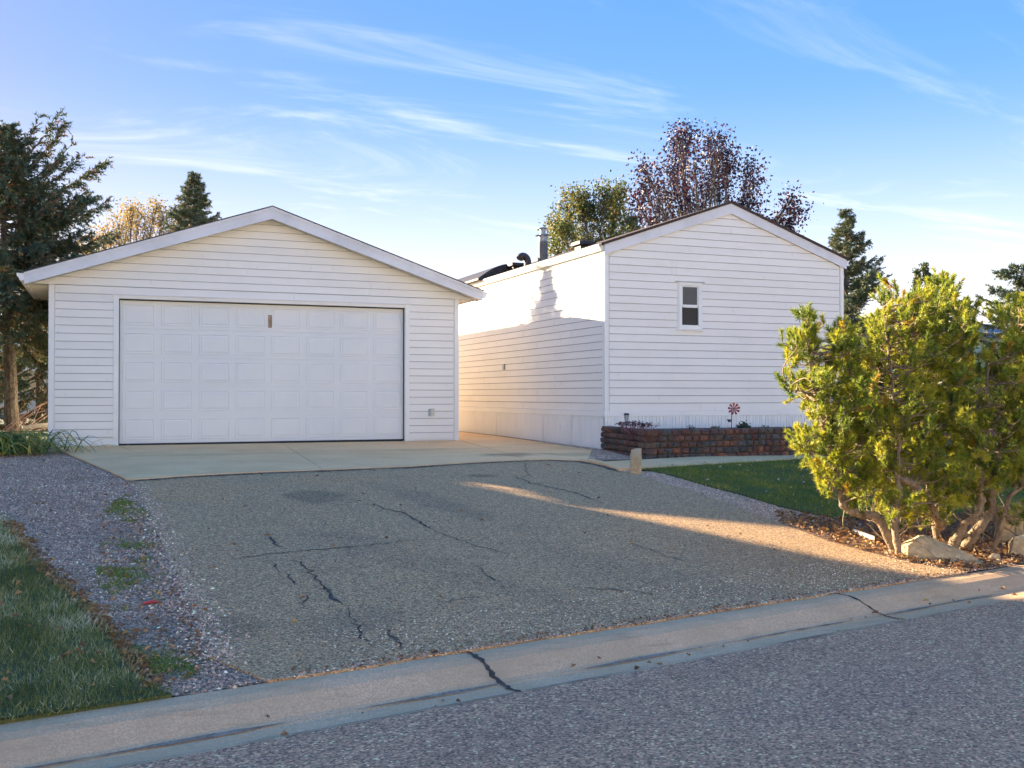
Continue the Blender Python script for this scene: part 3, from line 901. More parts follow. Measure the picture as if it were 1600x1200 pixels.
# electrical outlet on the right of the door
ou = obj('outlet_box', Geo().box(5.53, 5.60, GY0 - 0.06, GY0 - 0.012, 1.17, 1.30), M['plastic_ivory'], garage, bevel=0.006)
obj('outlet_cover', Geo().box(5.50, 5.529, GY0 - 0.05, GY0 - 0.012, 1.165, 1.295), M['plastic_grey'], ou, bevel=0.004)
# side and rear walls
g = Geo().box(GX0 + 0.0, GX0 + 0.09, GY0 + 0.1, GY1, GZ0 - 0.03, SOF)
sw = obj('side_wall', g, M['vinyl'], garage)
for k in range(20):
    board(sw, 'y', GX0, -1, GY0 + 0.1, GY1, GZ0 + k * 0.1297, GZ0 + (k + 1) * 0.1297, M['vinyl'])
g = Geo().box(GX1 - 0.09, GX1, GY0 + 0.1, GY1, GZ0 - 0.03, SOF)
sw = obj('side_wall', g, M['vinyl'], garage)
for k in range(20):
    board(sw, 'y', GX1, 1, GY0 + 0.1, GY1, GZ0 + k * 0.1297, GZ0 + (k + 1) * 0.1297, M['vinyl'])
g = Geo().box(GX0 + 0.09, GX1 - 0.09, GY1 - 0.1, GY1, GZ0 - 0.03, SOF)
g.prism([(GX0, GY1 - 0.06, SOF + 0.002), (GX1, GY1 - 0.06, SOF + 0.002), (RX, GY1 - 0.06, RZ - 0.18)], (0, 0.05, 0))
obj('rear_wall', g, M['vinyl'], garage)
# roof: two slopes with overhang at the front
FY = 17.50
roof = obj('roof', Geo().prism([(RX, FY - 0.02, RZ), (EAVE0 - 0.03, FY - 0.02, roofz(EAVE0 - 0.03)), (EAVE0 - 0.03, FY - 0.02, roofz(EAVE0 - 0.03) - 0.018), (RX, FY - 0.02, RZ - 0.018)], (0, GY1 + 0.2 - FY, 0))
           .prism([(RX, FY - 0.02, RZ - 0.018), (EAVE1 + 0.03, FY - 0.02, roofz(EAVE1 + 0.03) - 0.018), (EAVE1 + 0.03, FY - 0.02, roofz(EAVE1 + 0.03)), (RX, FY - 0.02, RZ)], (0, GY1 + 0.2 - FY, 0)), M['shingle_grey'], garage)
for sg, xe in ((-1, EAVE0), (1, EAVE1)):
    # rake fascia, in two bends, and its soffit of vented strips
    zt, ze = RZ - 0.02, roofz(xe, -0.02)
    tw = 0.205
    p = [(RX, FY, zt), (xe, FY, ze), (xe, FY, ze - tw + 0.02), (RX, FY, zt - tw)]
    obj('fascia', Geo().prism(p if sg < 0 else p[::-1], (0, 0.02, 0)), M['fascia'], roof, bevel=0.003)
    p = [(RX, FY - 0.012, zt + 0.001), (xe, FY - 0.012, ze + 0.001), (xe, FY - 0.012, ze - 0.045), (RX, FY - 0.012, zt - 0.045)]
    obj('drip_edge', Geo().prism(p if sg < 0 else p[::-1], (0, 0.011, 0)), M['fascia'], roof)
    ns = 26
    for i in range(ns):
        u0, u1 = i / ns, (i + 0.93) / ns
        xa, xb = RX + (xe - RX) * u0, RX + (xe - RX) * u1
        za, zb = zt - tw + 0.03 + (ze - zt) * u0, zt - tw + 0.03 + (ze - zt) * u1
        q = [(xa, FY + 0.02, za), (xb, FY + 0.02, zb), (xb, FY + 0.02, zb + 0.012), (xa, FY + 0.02, za + 0.012)]
        obj('soffit_strip', Geo().prism(q if sg < 0 else q[::-1], (0, GY0 - FY - 0.02, 0)), M['soffit'], roof)
    # level soffit box and gutter along the eave
    xw = GX0 if sg < 0 else GX1
    lo, hi = min(xw, xe), max(xw, xe)
    obj('eave_soffit', Geo().box(lo, hi, GY0 + 0.052, GY1 + 0.15, SOF + 0.0, SOF + 0.012), M['soffit'], roof)
    obj('eave_fascia', Geo().box(min(xe, xe - sg * 0.02), max(xe, xe - sg * 0.02), FY + 0.021, GY1 + 0.18, SOF - 0.012, roofz(xe) - 0.03), M['fascia'], roof)
    x1, x2 = xe + sg * 0.002, xe + sg * 0.105
    zt2 = roofz(xe) - 0.035
    gp = [(x1, zt2), (x1, zt2 - 0.115), (xe + sg * 0.06, zt2 - 0.115), (xe + sg * 0.085, zt2 - 0.05), (x2, zt2 - 0.03), (x2, zt2)]
    gp3 = [(a, FY + 0.0, b) for a, b in gp]
    obj('gutter', Geo().prism(gp3 if sg < 0 else gp3[::-1], (0, GY1 + 0.18 - FY, 0)), M['vinyl_trim'], roof)
# white downspout elbow at the left corner
dsx = GX0 - 0.075
obj('downspout', Geo().box(dsx - 0.045, dsx + 0.025, GY1 - 0.4, GY1 - 0.34, 0.80, SOF - 0.02), M['vinyl_trim'], garage, bevel=0.006)
obj('downspout_elbow', Geo().prism([(dsx - 0.05, GY0 - 0.16, 0.62), (dsx + 0.03, GY0 - 0.16, 0.62), (dsx + 0.03, GY0 - 0.16, 0.72), (dsx - 0.05, GY0 - 0.16, 0.72)], (0, 0.33, 0.1)), M['vinyl_trim'], garage, bevel=0.008)

# ---------------------------------------------------------------- mobile home
HX0, HX1, HY0, HY1 = 7.59, 12.42, 14.80, 33.0
SZ = 1.29           # bottom of the siding
HE, HR = 4.05, 4.90  # roof top at the eave, at the ridge
HM = (HX0 + HX1) / 2
hsl = (HR - HE) / (HM - HX0 + 0.05)
house = thing('mobile_home', (HM, HY0, 0.6), 'long white mobile home with clapboard siding, small front window and low brown roof', 'mobile home')
hz = lambda x, off=0.0: HR - hsl * abs(x - HM) + off
g = Geo().box(HX0 + 0.02, HX1 - 0.02, HY0 + 0.001, HY0 + 0.1, 1.19, 3.86)
g.prism([(HX0 + 0.02, HY0 + 0.001, 3.861), (HX1 - 0.02, HY0 + 0.001, 3.861), (HM, HY0 + 0.001, HR - 0.06)], (0, 0.05, 0))
hf = obj('front_wall', g, M['vinyl'], house)
WX0, WX1, WZ0, WZ1 = 8.975, 9.42, 2.66, 3.46
CP = 0.075
ncf = int((HR - 0.2 - SZ) / PC) + 1
lo_h = lambda z: max(HX0 + CP, HM - (HR - 0.185 - z) / hsl)
hi_h = lambda z: min(HX1 - CP, HM + (HR - 0.185 - z) / hsl)
rr = random.Random(5)
for k in range(ncf):
    z0 = SZ + PC * k; z1 = z0 + PC
    a, b, at_, bt = lo_h(z0), hi_h(z0), lo_h(z1 - 0.001), hi_h(z1 - 0.001)
    if b - a < 0.05: continue
    if z1 > WZ0 and z0 < WZ1:
        za, zb = z0, z1
        if z0 < WZ0 - 0.001:      # course cut by the sill
            za = z0
        board(hf, 'x', HY0, -1, a, WX0 - 0.012, z0, z1, M['vinyl'])
        board(hf, 'x', HY0, -1, WX1 + 0.012, b, z0, z1, M['vinyl'])
        if z0 < WZ0 - 0.02: board(hf, 'x', HY0, -1, WX0 - 0.0119, WX1 + 0.0119, z0, WZ0, M['vinyl'])
        if z1 > WZ1 + 0.02: board(hf, 'x', HY0, -1, WX0 - 0.0119, WX1 + 0.0119, WZ1 + 0.002, z1, M['vinyl'])
        continue
    c = {19: 8.85, 18: 8.85, 17: 11.1, 16: 11.1, 1: 11.35, 2: 11.35, 9: 10.2}.get(k)
    if c:
        board(hf, 'x', HY0, -1, a, c, z0, z1, M['vinyl'], at_, c, lip=0.0165); board(hf, 'x', HY0, -1, c + 0.004, b, z0, z1, M['vinyl'], c + 0.004, bt)
    else:
        board(hf, 'x', HY0, -1, a, b, z0, z1, M['vinyl'], at_, bt)
for x0 in (HX0 - 0.014, HX1 - CP + 0.014):
    obj('corner_post', Geo().box(x0, x0 + CP, HY0 - 0.026, HY0 + 0.07, SZ - 0.01, 3.885), M['vinyl_trim'], house, bevel=0.005)
# window
win = obj('window', Geo().box(WX0, WX1, HY0 + 0.102, HY0 + 0.12, WZ0, WZ1), M['glass'], house)
fd = HY0 - 0.034
obj('frame', Geo().box(WX0, WX0 + 0.06, fd, HY0 + 0.02, WZ0, WZ1).box(WX1 - 0.06, WX1, fd, HY0 + 0.02, WZ0, WZ1).box(WX0 + 0.06, WX1 - 0.06, fd, HY0 + 0.02, WZ1 - 0.06, WZ1).box(WX0 + 0.06, WX1 - 0.06, fd, HY0 + 0.02, WZ0, WZ0 + 0.075), M['vinyl_trim'], win, bevel=0.004)
obj('head_flashing', Geo().box(WX0 - 0.06, WX1 + 0.06, HY0 - 0.045, HY0 - 0.015, WZ1 + 0.001, WZ1 + 0.014), M['galv'], win)
obj('channel', Geo().box(WX0 - 0.02, WX0 - 0.002, HY0 - 0.024, HY0 + 0.005, WZ0 - 0.02, WZ1).box(WX1 + 0.002, WX1 + 0.02, HY0 - 0.024, HY0 + 0.005, WZ0 - 0.02, WZ1), M['vinyl_trim'], win)
obj('sill', Geo().box(WX0 - 0.04, WX1 + 0.04, HY0 - 0.045, HY0 - 0.01, WZ0 - 0.022, WZ0 - 0.003), M['vinyl_trim'], win, bevel=0.004)
zm = (WZ0 + WZ1) / 2 - 0.01
obj('upper_sash', Geo().box(WX0 + 0.061, WX0 + 0.08, HY0 - 0.02, HY0 + 0.01, zm, WZ1 - 0.061).box(WX1 - 0.08, WX1 - 0.061, HY0 - 0.02, HY0 + 0.01, zm, WZ1 - 0.061).box(WX0 + 0.08, WX1 - 0.08, HY0 - 0.02, HY0 + 0.01, WZ1 - 0.08, WZ1 - 0.061).box(WX0 + 0.08, WX1 - 0.08, HY0 - 0.03, HY0 + 0.01, zm - 0.02, zm + 0.03), M['vinyl_trim'], win)
obj('upper_pane', Geo().box(WX0 + 0.08, WX1 - 0.08, HY0 - 0.016, HY0 - 0.012, zm + 0.03, WZ1 - 0.08), M['screen'], win)
obj('lower_pane', Geo().box(WX0 + 0.061, WX1 - 0.061, HY0 - 0.006, HY0 - 0.001, WZ0 + 0.075, zm - 0.02), M['dark_pane'], win)
# left side wall
g = Geo().box(HX0, HX0 + 0.1, HY0 + 0.1, HY1, 1.19, 3.97)
hs = obj('side_wall', g, M['vinyl'], house)
courses(hs, 'y', HX0, -1, SZ, 21, lambda z: HY0 + 0.06, lambda z: HY1, M['vinyl'], seed=9, lip=0.0165)
obj('frieze_board', Geo().box(HX0 - 0.022, HX0 + 0.05, HY0 + 0.07, HY1, 3.958, 3.995), M['vinyl_trim'], house)
# far and right walls
obj('rear_wall', Geo().box(HX0 + 0.1, HX1, HY1 - 0.1, HY1, 1.19, 3.9), M['vinyl'], house)
hr_ = obj('side_wall', Geo().box(HX1 - 0.1, HX1 - 0.001, HY0 + 0.1, HY1 - 0.1, 1.19, 3.97), M['vinyl'], house)
for k in range(21):
    board(hr_, 'y', HX1, 1, HY0 + 0.06, HY1, SZ + k * PC, SZ + (k + 1) * PC, M['vinyl'])
# roof
RY0 = HY0 - 0.055
hroof = obj('roof', Geo().prism([(HM, RY0 - 0.02, HR), (HX0 - 0.1, RY0 - 0.02, hz(HX0 - 0.1)), (HX0 - 0.1, RY0 - 0.02, hz(HX0 - 0.1) - 0.045), (HM, RY0 - 0.02, HR - 0.045)], (0, HY1 + 0.1 - RY0, 0))
            .prism([(HM, RY0 - 0.02, HR - 0.045), (HX1 + 0.1, RY0 - 0.02, hz(HX1 + 0.1) - 0.045), (HX1 + 0.1, RY0 - 0.02, hz(HX1 + 0.1)), (HM, RY0 - 0.02, HR)], (0, HY1 + 0.1 - RY0, 0)), M['shingle'], house)
for sg, xe in ((-1, HX0 - 0.035), (1, HX1 + 0.06)):
    zt, ze = HR - 0.046, hz(xe, -0.046)
    tw = 0.175
    p = [(HM + sg * 0.001, RY0, zt), (xe, RY0, ze), (xe, RY0, ze - tw + 0.01), (HM + sg * 0.001, RY0, zt - tw)]
    obj('fascia', Geo().prism(p if sg < 0 else p[::-1], (0, 0.035, 0)), M['fascia'], hroof, bevel=0.003)
    zt2 = hz(xe) - 0.04
    xi = HX0 - 0.001 if sg < 0 else HX1 + 0.001
    lo, hi = min(xi, xe), max(xi, xe)
    gp = [(xe, zt2), (xe, zt2 - 0.10), (xe + sg * 0.05, zt2 - 0.10), (xe + sg * 0.075, zt2 - 0.05), (xe + sg * 0.09, zt2 - 0.025), (xe + sg * 0.09, zt2)]
    gp3 = [(a, RY0 + 0.036, b) for a, b in gp]
    obj('gutter', Geo().prism(gp3 if sg < 0 else gp3[::-1], (0, HY1 - RY0, 0)), M['vinyl_trim'], hroof)
    obj('eave_fascia', Geo().box(lo, hi, RY0 + 0.036, HY1, zt2 - 0.13, zt2 - 0.005), M['fascia'], hroof)
# vertical ribbed skirting in panels, with its top rail
def skirt(parent, axis, fixed, sgn, a0, a1, z0f, z1):
    prof_ = []
    a = a0
    while a < a1 - 0.01:
        prof_ += [(a, 0.0), (a + 0.052, 0.0), (a + 0.054, -0.012), (a + 0.062, -0.012), (a + 0.064, 0.0), (a + 0.105, 0.0), (a + 0.107, -0.012), (a + 0.115, -0.012), (a + 0.117, 0.0)]
        a += 0.13
    prof_ = [(min(q, a1), d) for q, d in prof_]
    vs = []
    for (q, d) in prof_:
        for z in (z0f, z1):
            vs.append((q, fixed + sgn * (d + 0.013), z) if axis == 'x' else (fixed + sgn * (d + 0.013), q, z))
    k = len(prof_)
    f = [(2 * i, 2 * i + 2, 2 * i + 3, 2 * i + 1) for i in range(k - 1)]
    if not ((axis == 'x') == (sgn < 0)): f = [q[::-1] for q in f]
    return obj('skirting_panel', Geo().add(vs, f), M['skirting'], parent)


sk = obj('skirting', Geo().box(HX0 + 0.0, HX0 + 0.02, HY0 + 0.02, HY1, 0.55, 1.19).box(HX0 + 0.02, HX1, HY0 + 0.0, HY0 + 0.02, 0.5, 1.19).box(HX1 - 0.02, HX1, HY0 + 0.02, HY1, 0.5, 1.19), M['vinyl_trim'], house)
y = HY0
i = 0
while y < HY1 - 0.2:
    w = 0.62 if i in (1, 2) else 1.22
    skirt(sk, 'y', HX0 - 0.012 - 0.004 * (i % 2), -1, y, min(y + w - 0.003, HY1), 0.615 + 0.0, 1.195); y += w; i += 1
x = HX0 - 0.02
i = 0
while x < HX1 - 0.1:
    skirt(sk, 'x', HY0 - 0.012 - 0.004 * (i % 2), -1, x, min(x + 1.219, HX1), 0.60, 1.195); x += 1.222; i += 1
y = HY0 + 0.01; i = 0
while y < HY1 - 0.3:
    w = [1.65, 3.6, 3.6, 3.6, 3.6, 3.6][min(i, 5)]
    obj('top_rail', Geo().box(HX0 - 0.034, HX0 - 0.0005, y, min(y + w - 0.006, HY1), 1.196, SZ - 0.006), M['vinyl_trim'], sk, bevel=0.004); y += w; i += 1
obj('top_rail', Geo().box(HX0 - 0.034, HX1 + 0.02, HY0 - 0.034, HY0 - 0.0005, 1.1955, SZ - 0.007), M['vinyl_trim'], sk, bevel=0.004)
obj('bottom_rail', Geo().box(HX0 - 0.04, HX0 - 0.026, HY0 - 0.03, HY1, 0.60, 0.64).box(HX0 - 0.04, HX1, HY0 - 0.045, HY0 - 0.03, 0.59, 0.63), M['vinyl_trim'], sk)
# side outlet
ob = at(757, 573, 20.9)
obj('outlet_box', Geo().box(HX0 - 0.045, HX0 - 0.012, 19.22, 19.30, 2.06, 2.18), M['plastic_grey'], house, bevel=0.004)
# roof fittings (parts of the roof)
def on_roof(px, py, yy):
    d = ray(px, py); t = yy / d[1]
    return C0 + d * t


fx, fy = 8.35, 19.07
fz = hz(fx)
rf = obj('flue', Geo().tube([(fx, fy, fz - 0.1), (fx, fy, fz + 0.38)], 0.104, 18), M['flue_paint'], hroof, smooth=False)
obj('flue_collar', Geo().tube([(fx, fy, fz + 0.38), (fx, fy, fz + 0.50)], 0.094, 18).lathe([(0.02, fz + 0.52), (0.15, fz + 0.51), (0.16, fz + 0.50), (0.02, fz + 0.497)], fx, fy, 20), M['galv'], rf)
obj('flue_cap', Geo().tube([(fx, fy, fz + 0.52), (fx, fy, fz + 0.64)], 0.062, 14).lathe([(0.0, fz + 0.685), (0.105, fz + 0.655), (0.11, fz + 0.642), (0.0, fz + 0.64)], fx, fy, 18), M['galv'], rf)
# gooseneck vent
gx_, gy_ = 8.15, 19.4
gzz = hz(gx_)
pth = [(gx_, gy_, gzz - 0.05), (gx_, gy_, gzz + 0.08)] + [(gx_ - 0.09 + 0.09 * math.cos(t), gy_ + 0.03 * math.sin(t), gzz + 0.08 + 0.10 * math.sin(t)) for t in np.linspace(0.3, 2.7, 9)]
gn = obj('gooseneck_vent', Geo().tube(pth, [0.075] * 5 + [0.078] * 6, 14), M['dark_metal'], hroof)
# box vents
for (bx, by, s) in ((8.2, 20.15, 1.0), (8.2, 16.85, 1.0)):
    z = hz(bx)
    g = Geo().box(bx - 0.12, bx + 0.12, by - 0.12, by + 0.12, z - 0.08, z + 0.03)
    v = obj('box_vent', g, M['dark_metal'], hroof)
    obj('vent_cap', Geo().box(bx - 0.17, bx + 0.17, by - 0.19, by + 0.19, z + 0.031, z + 0.10), M['dark_metal'], v, bevel=0.01)
# curved dark awning sheet lying on the eave further back
g = Geo()
pts = []
for i in range(9):
    t = i / 8
    pts.append((7.38 + 0.75 * t, 4.05 + 0.34 * math.sin(math.pi * 0.5 * t)))
poly = [(a, 20.4, b) for a, b in pts] + [(a, 20.4, b - 0.03) for a, b in pts[::-1]]
n2 = len(pts)
vs = []
for yy in (20.3, 26.0):
    vs += [(a, yy, b) for a, b in pts] + [(a, yy, b - 0.04) for a, b in pts]
f = []
for i in range(n2 - 1):
    f += [(i, i + 1, 2 * n2 + i + 1, 2 * n2 + i), (n2 + i + 1, n2 + i, 3 * n2 + i, 3 * n2 + i + 1), (n2 + i, n2 + i + 1, i + 1, i), (2 * n2 + i, 2 * n2 + i + 1, 3 * n2 + i + 1, 3 * n2 + i)]
f += [(0, 2 * n2, 3 * n2, n2)]
kb = len(vs); vs += [(pts[-1][0], 20.3, 4.0), (pts[0][0], 20.3, 4.0)]
f += [(i + 1, i, kb + 1, kb) if i == 0 else (i + 1, i, kb, kb) for i in range(0)]
endcap = Geo().prism([(a, 20.31, b - 0.045) for a, b in pts] + [(pts[-1][0], 20.31, 4.02), (pts[0][0], 20.31, 4.02)], (0, 0.03, 0))
obj('porch_awning', Geo().add(vs, f), M['dark_metal'], house, label='curved dark brown awning over the side entrance')
obj('end_panel', endcap, M['dark_metal'], house)

# ---------------------------------------------------------------- block planter
PX0, PY0, PZ0 = 7.22, 12.86, 0.54
BH = 0.091
planter = thing('block_planter', (PX0, PY0, 0.6), 'low retaining planter of mixed red, brown and charcoal concrete blocks before the mobile home', 'planter')


def block_mesh(w, d, h, seed, mat):
    r = np.random.default_rng(seed)
    nxx, nzz = 6, 4
    vs, f = [], []
    for j in range(nzz + 1):
        for i in range(nxx + 1):
            u, v = i / nxx, j / nzz
            edge = (i in (0, nxx)) or (j in (0, nzz))
            y = 0.012 if edge else -0.002 - r.random() * 0.014
            vs.append((u * w + (r.normal(0, 0.0015) if not (i in (0, nxx)) else 0), y, v * h))
    for j in range(nzz):
        for i in range(nxx):
            a = j * (nxx + 1) + i
            f.append((a, a + 1, a + nxx + 2, a + nxx + 1))
    b = len(vs)
    vs += [(0, d, 0), (w, d, 0), (w, d, h), (0, d, h)]
    tl, tr, bl, br = nzz * (nxx + 1), nzz * (nxx + 1) + nxx, 0, nxx
    f += [(tl, tr, b + 2, b + 3), (bl, b, b + 1, br), (bl, tl, b + 3, b), (br, b + 1, b + 2, tr), (b, b + 3, b + 2, b + 1)]
    return mesh_from(Geo().add(vs, f), 'block', mat)


bmeshes = {}
widths = [0.10, 0.125, 0.145, 0.165]
for wi, w in enumerate(widths):
    for mi, m_ in enumerate(BL):
        bmeshes[(wi, mi)] = block_mesh(w - 0.009, 0.16, BH - 0.008, wi * 10 + mi, m_)
rr = random.Random(21)


def lay(origin_xy, direction, length, course, z):
    """a course of blocks along a line; direction in radians"""
    a = -rr.random() * 0.03
    dx, dy = math.cos(direction), math.sin(direction)
    while a < length - 0.05:
        wi = rr.choice([0, 1, 1, 2, 3]) if course else rr.choice([2, 3, 3, 1])
        w = widths[wi]
        mi = rr.choices(range(5), [3, 4, 5, 1.3, 4])[0]
        o = bpy.data.objects.new('block', bmeshes[(wi, mi)])
        COL.objects.link(o); o.parent = planter
        j = rr.uniform(-0.004, 0.004)
        o.location = Vector((origin_xy[0] + dx * a - dy * j, origin_xy[1] + dy * a + dx * j, z)) - planter.location
        o.rotation_euler = (0, 0, direction + rr.uniform(-0.01, 0.01))
        a += w


plen = 5.0
side_len = 1.86
for c in range(6):
    z = PZ0 - 0.035 + c * BH
    set_ = -0.003 * c
    lay((PX0 + 0.02, PY0 - set_), 0.0, plen, 5 - c, z)
    # left return, running from the home to the front corner (blocks face -x)
    ang = math.atan2(PY0 - (HY0 - 0.06), PX0 - (HX0 - 0.12))
    lay((HX0 - 0.12 - set_, HY0 - 0.08), ang, side_len, 5 - c, z)
obj('core', Geo().box(PX0 + 0.10, PX0 + plen, PY0 + 0.05, PY0 + 0.12, 0.5, 0.98).prism([(PX0 + 0.08, PY0 + 0.1, 0.5), (PX0 + 0.16, PY0 + 0.1, 0.5), (HX0 + 0.05, HY0 - 0.07, 0.5), (HX0 - 0.04, HY0 - 0.07, 0.5)], (0, 0, 0.47)), M['soil'], planter)
obj('soil', Geo().prism([(PX0 + 0.12, PY0 + 0.1, 0.9), (PX0 + plen, PY0 + 0.1, 0.9), (PX0 + plen, HY0 - 0.06, 0.9), (HX0 + 0.02, HY0 - 0.06, 0.9)], (0, 0, 0.09)), M['soil'], planter)
PT = PZ0 - 0.035 + 6 * BH    # top of the wall

# ---------------------------------------------------------------- neighbouring houses
def plain_house(name, x0, x1, y0, y1, z0, eave, ridge, wallm, roofm, label, ridge_axis='y', rot=0, windows=()):
    t = thing(name, ((x0 + x1) / 2, (y0 + y1) / 2, z0), label, 'house')
    w = obj('wall', Geo().box(x0, x1, y0, y1, z0 - 0.3, eave), wallm, t)
    if ridge_axis == 'y':
        xm = (x0 + x1) / 2
        g = Geo().prism([(x0 - 0.35, y0 - 0.3, eave + 0.003), (x1 + 0.35, y0 - 0.3, eave + 0.003), (xm, y0 - 0.3, ridge)], (0, y1 - y0 + 0.6, 0))
    else:
        ym = (y0 + y1) / 2
        g = Geo().prism([(x0 - 0.35, y0 - 0.35, eave + 0.003), (x0 - 0.35, y1 + 0.35, eave + 0.003), (x0 - 0.35, ym, ridge)], (x1 - x0 + 0.7, 0, 0))
    obj('roof', g, roofm, t)
    for (side, a, z, ww, hh) in windows:
        if side == 'front':
            b = Geo().box(a, a + ww, y0 - 0.05, y0 - 0.002, z, z + hh); f_ = Geo().box(a - 0.07, a + ww + 0.07, y0 - 0.03, y0 - 0.003, z - 0.07, z + hh + 0.07)
        elif side == 'back':
            b = Geo().box(a, a + ww, y1 + 0.002, y1 + 0.05, z, z + hh); f_ = Geo().box(a - 0.07, a + ww + 0.07, y1 + 0.003, y1 + 0.03, z - 0.07, z + hh + 0.07)
        else:
            b = Geo().box(x1 + 0.002, x1 + 0.05, a, a + ww, z, z + hh); f_ = Geo().box(x1 + 0.003, x1 + 0.03, a - 0.07, a + ww + 0.07, z - 0.07, z + hh + 0.07)
        wo = obj('window', b, M['glass'], t); obj('frame', f_, M['vinyl_trim'], wo)
    return t


# unseen house added left of the frame, roof shaped to shade drive and street
SHX, SHY = -3.95, 21.5
th = thing('house', (SHX - 6, 17.5, 0.6), 'tall beige barn-roofed neighbouring house just left of the spruces', 'house')
obj('wall', Geo().box(SHX - 12, SHX, 13.0, SHY, 0.3, 4.6), M['neighbour_beige'], th)
obj('roof', Geo().prism([(SHX, 12.99, 4.603), (SHX, 12.99, 4.62), (SHX - 2.3, 12.99, 7.55), (SHX - 6.0, 12.99, 8.3), (SHX - 9.7, 12.99, 7.55), (SHX - 12, 12.99, 4.62), (SHX - 12, 12.99, 4.603)], (0, SHY - 12.99, 0)), M['shingle_grey'], th)
for (ya, za) in [(14.2, 1.6), (17.2, 1.6), (19.4, 2.8)]:
    wo = obj('window', Geo().box(SHX + 0.002, SHX + 0.05, ya, ya + 1.1, za, za + 1.2), M['glass'], th)
    obj('frame', Geo().box(SHX + 0.003, SHX + 0.03, ya - 0.07, ya + 1.17, za - 0.07, za + 1.27), M['vinyl_trim'], wo)
# unseen trailers added across the street so their sunlit fronts bounce light back
for i, (xa, xb, yf, col_) in enumerate([(-34, -17, -10.2, 'neighbour_cream'), (-13.5, 3.5, -10.6, 'neighbour_white'), (7, 24, -9.0, 'neighbour_white'), (28, 45, -8.0, 'neighbour_cream')]):
    plain_house('trailer', xa, xb, yf - 4.9, yf, 0.1, 3.9, 4.7, M[col_], M['shingle_grey'], ['cream trailer across the street, far left behind the camera', 'white trailer across the street straight behind the camera', 'white trailer across the street, right behind the camera', 'cream trailer across the street, far right behind the camera'][i], 'x',
                windows=[('back', xa + 2.5, 1.5, 1.3, 1.1), ('back', xa + 8, 1.5, 1.0, 1.1), ('back', xa + 12.5, 1.5, 1.6, 1.1)])
# pale trailer glimpsed through the left spruces
p = at(60, 600, 44)
plain_house('house', p[0] - 7, p[0] + 6, p[1], p[1] + 5, 0.7, 3.4, 4.1, M['neighbour_beige'], M['neighbour_roof'], 'low beige trailer glimpsed between spruce trunks left of the garage', 'x', windows=[('front', p[0] - 1, 1.7, 1.0, 0.9)])
# pale green trailer seen through the pines on the right
p = at(1525, 560, 30)
plain_house('house', p[0] - 1.3, p[0] + 12, p[1], p[1] + 5, 0.7, 3.25, 3.9, M['neighbour_green'], M['neighbour_roof'], 'pale green trailer with blue-grey roof glimpsed through the pines', 'x', windows=[('front', p[0] + 1.2, 1.5, 1.0, 0.9)])
# brown board fence behind the pines
fa, fb = at(1395, 640, 21), at(1680, 640, 21)
fence = thing('board_fence', (fa[0], fa[1], 0.7), 'brown board fence glimpsed low behind the yellow-green pines', 'fence')
fl = math.hypot(fb[0] - fa[0], fb[1] - fa[1]); nb = int(fl / 0.15)
bm = mesh_from(Geo().box(0, 0.14, 0, 0.02, 0, 1.05), 'board', M['fence_wood'])
ang = math.atan2(fb[1] - fa[1], fb[0] - fa[0])
for i in range(nb):
    o = bpy.data.objects.new('board', bm); COL.objects.link(o); o.parent = fence
    o.location = (math.cos(ang) * 0.15 * i, math.sin(ang) * 0.15 * i, random.uniform(-0.04, 0.02)); o.rotation_euler = (0, 0, ang)

# ================================================================== vegetation


def unit(v):
    return v / (np.linalg.norm(v, axis=-1, keepdims=True) + 1e-9)


def blades(base, direc, length, width, tint, geo, bend=0.0):
    """one thin triangle per blade/needle"""
    n = len(base)
    rnd = unit(rng.normal(size=(n, 3)))
    side = unit(np.cross(direc, rnd)) * (np.asarray(width).reshape(-1, 1) * 0.5)
    tip = base + direc * np.asarray(length).reshape(-1, 1)
    if bend:
        tip[:, 2] += bend * np.asarray(length)
    v = np.stack([base - side, base + side, tip], 1).reshape(-1, 3)
    f = np.arange(n * 3).reshape(-1, 3)
    geo.add(v, f, tint)


def leaves(pos, size, tint, geo, flat=0.0, fold=0.25):
    """pointed leaves: four-cornered, folded along the midrib (two triangles)"""
    n = len(pos)
    a = unit(rng.normal(size=(n, 3)) + np.array([0, 0, -0.3]))
    nrm = unit(rng.normal(size=(n, 3)) * (1 - flat) + np.array([0, 0, 1.0]) * flat)
    if flat:
        a = unit(a - nrm * np.sum(a * nrm, 1, keepdims=True))
    b = unit(np.cross(nrm, a)); c = np.cross(a, b)
    s = np.asarray(size).reshape(-1, 1)
    L_ = a * s; W = b * s * 0.32; H = c * s * fold * 0.3
    v = np.stack([pos, pos + L_ * 0.5 + W + H, pos + L_, pos + L_ * 0.5 - W + H], 1).reshape(-1, 3)
    i = np.arange(n)[:, None] * 4
    f = np.vstack([i + np.array([0, 1, 2]), i + np.array([0, 2, 3])])
    geo.add(v, f, np.concatenate([tint, tint]))


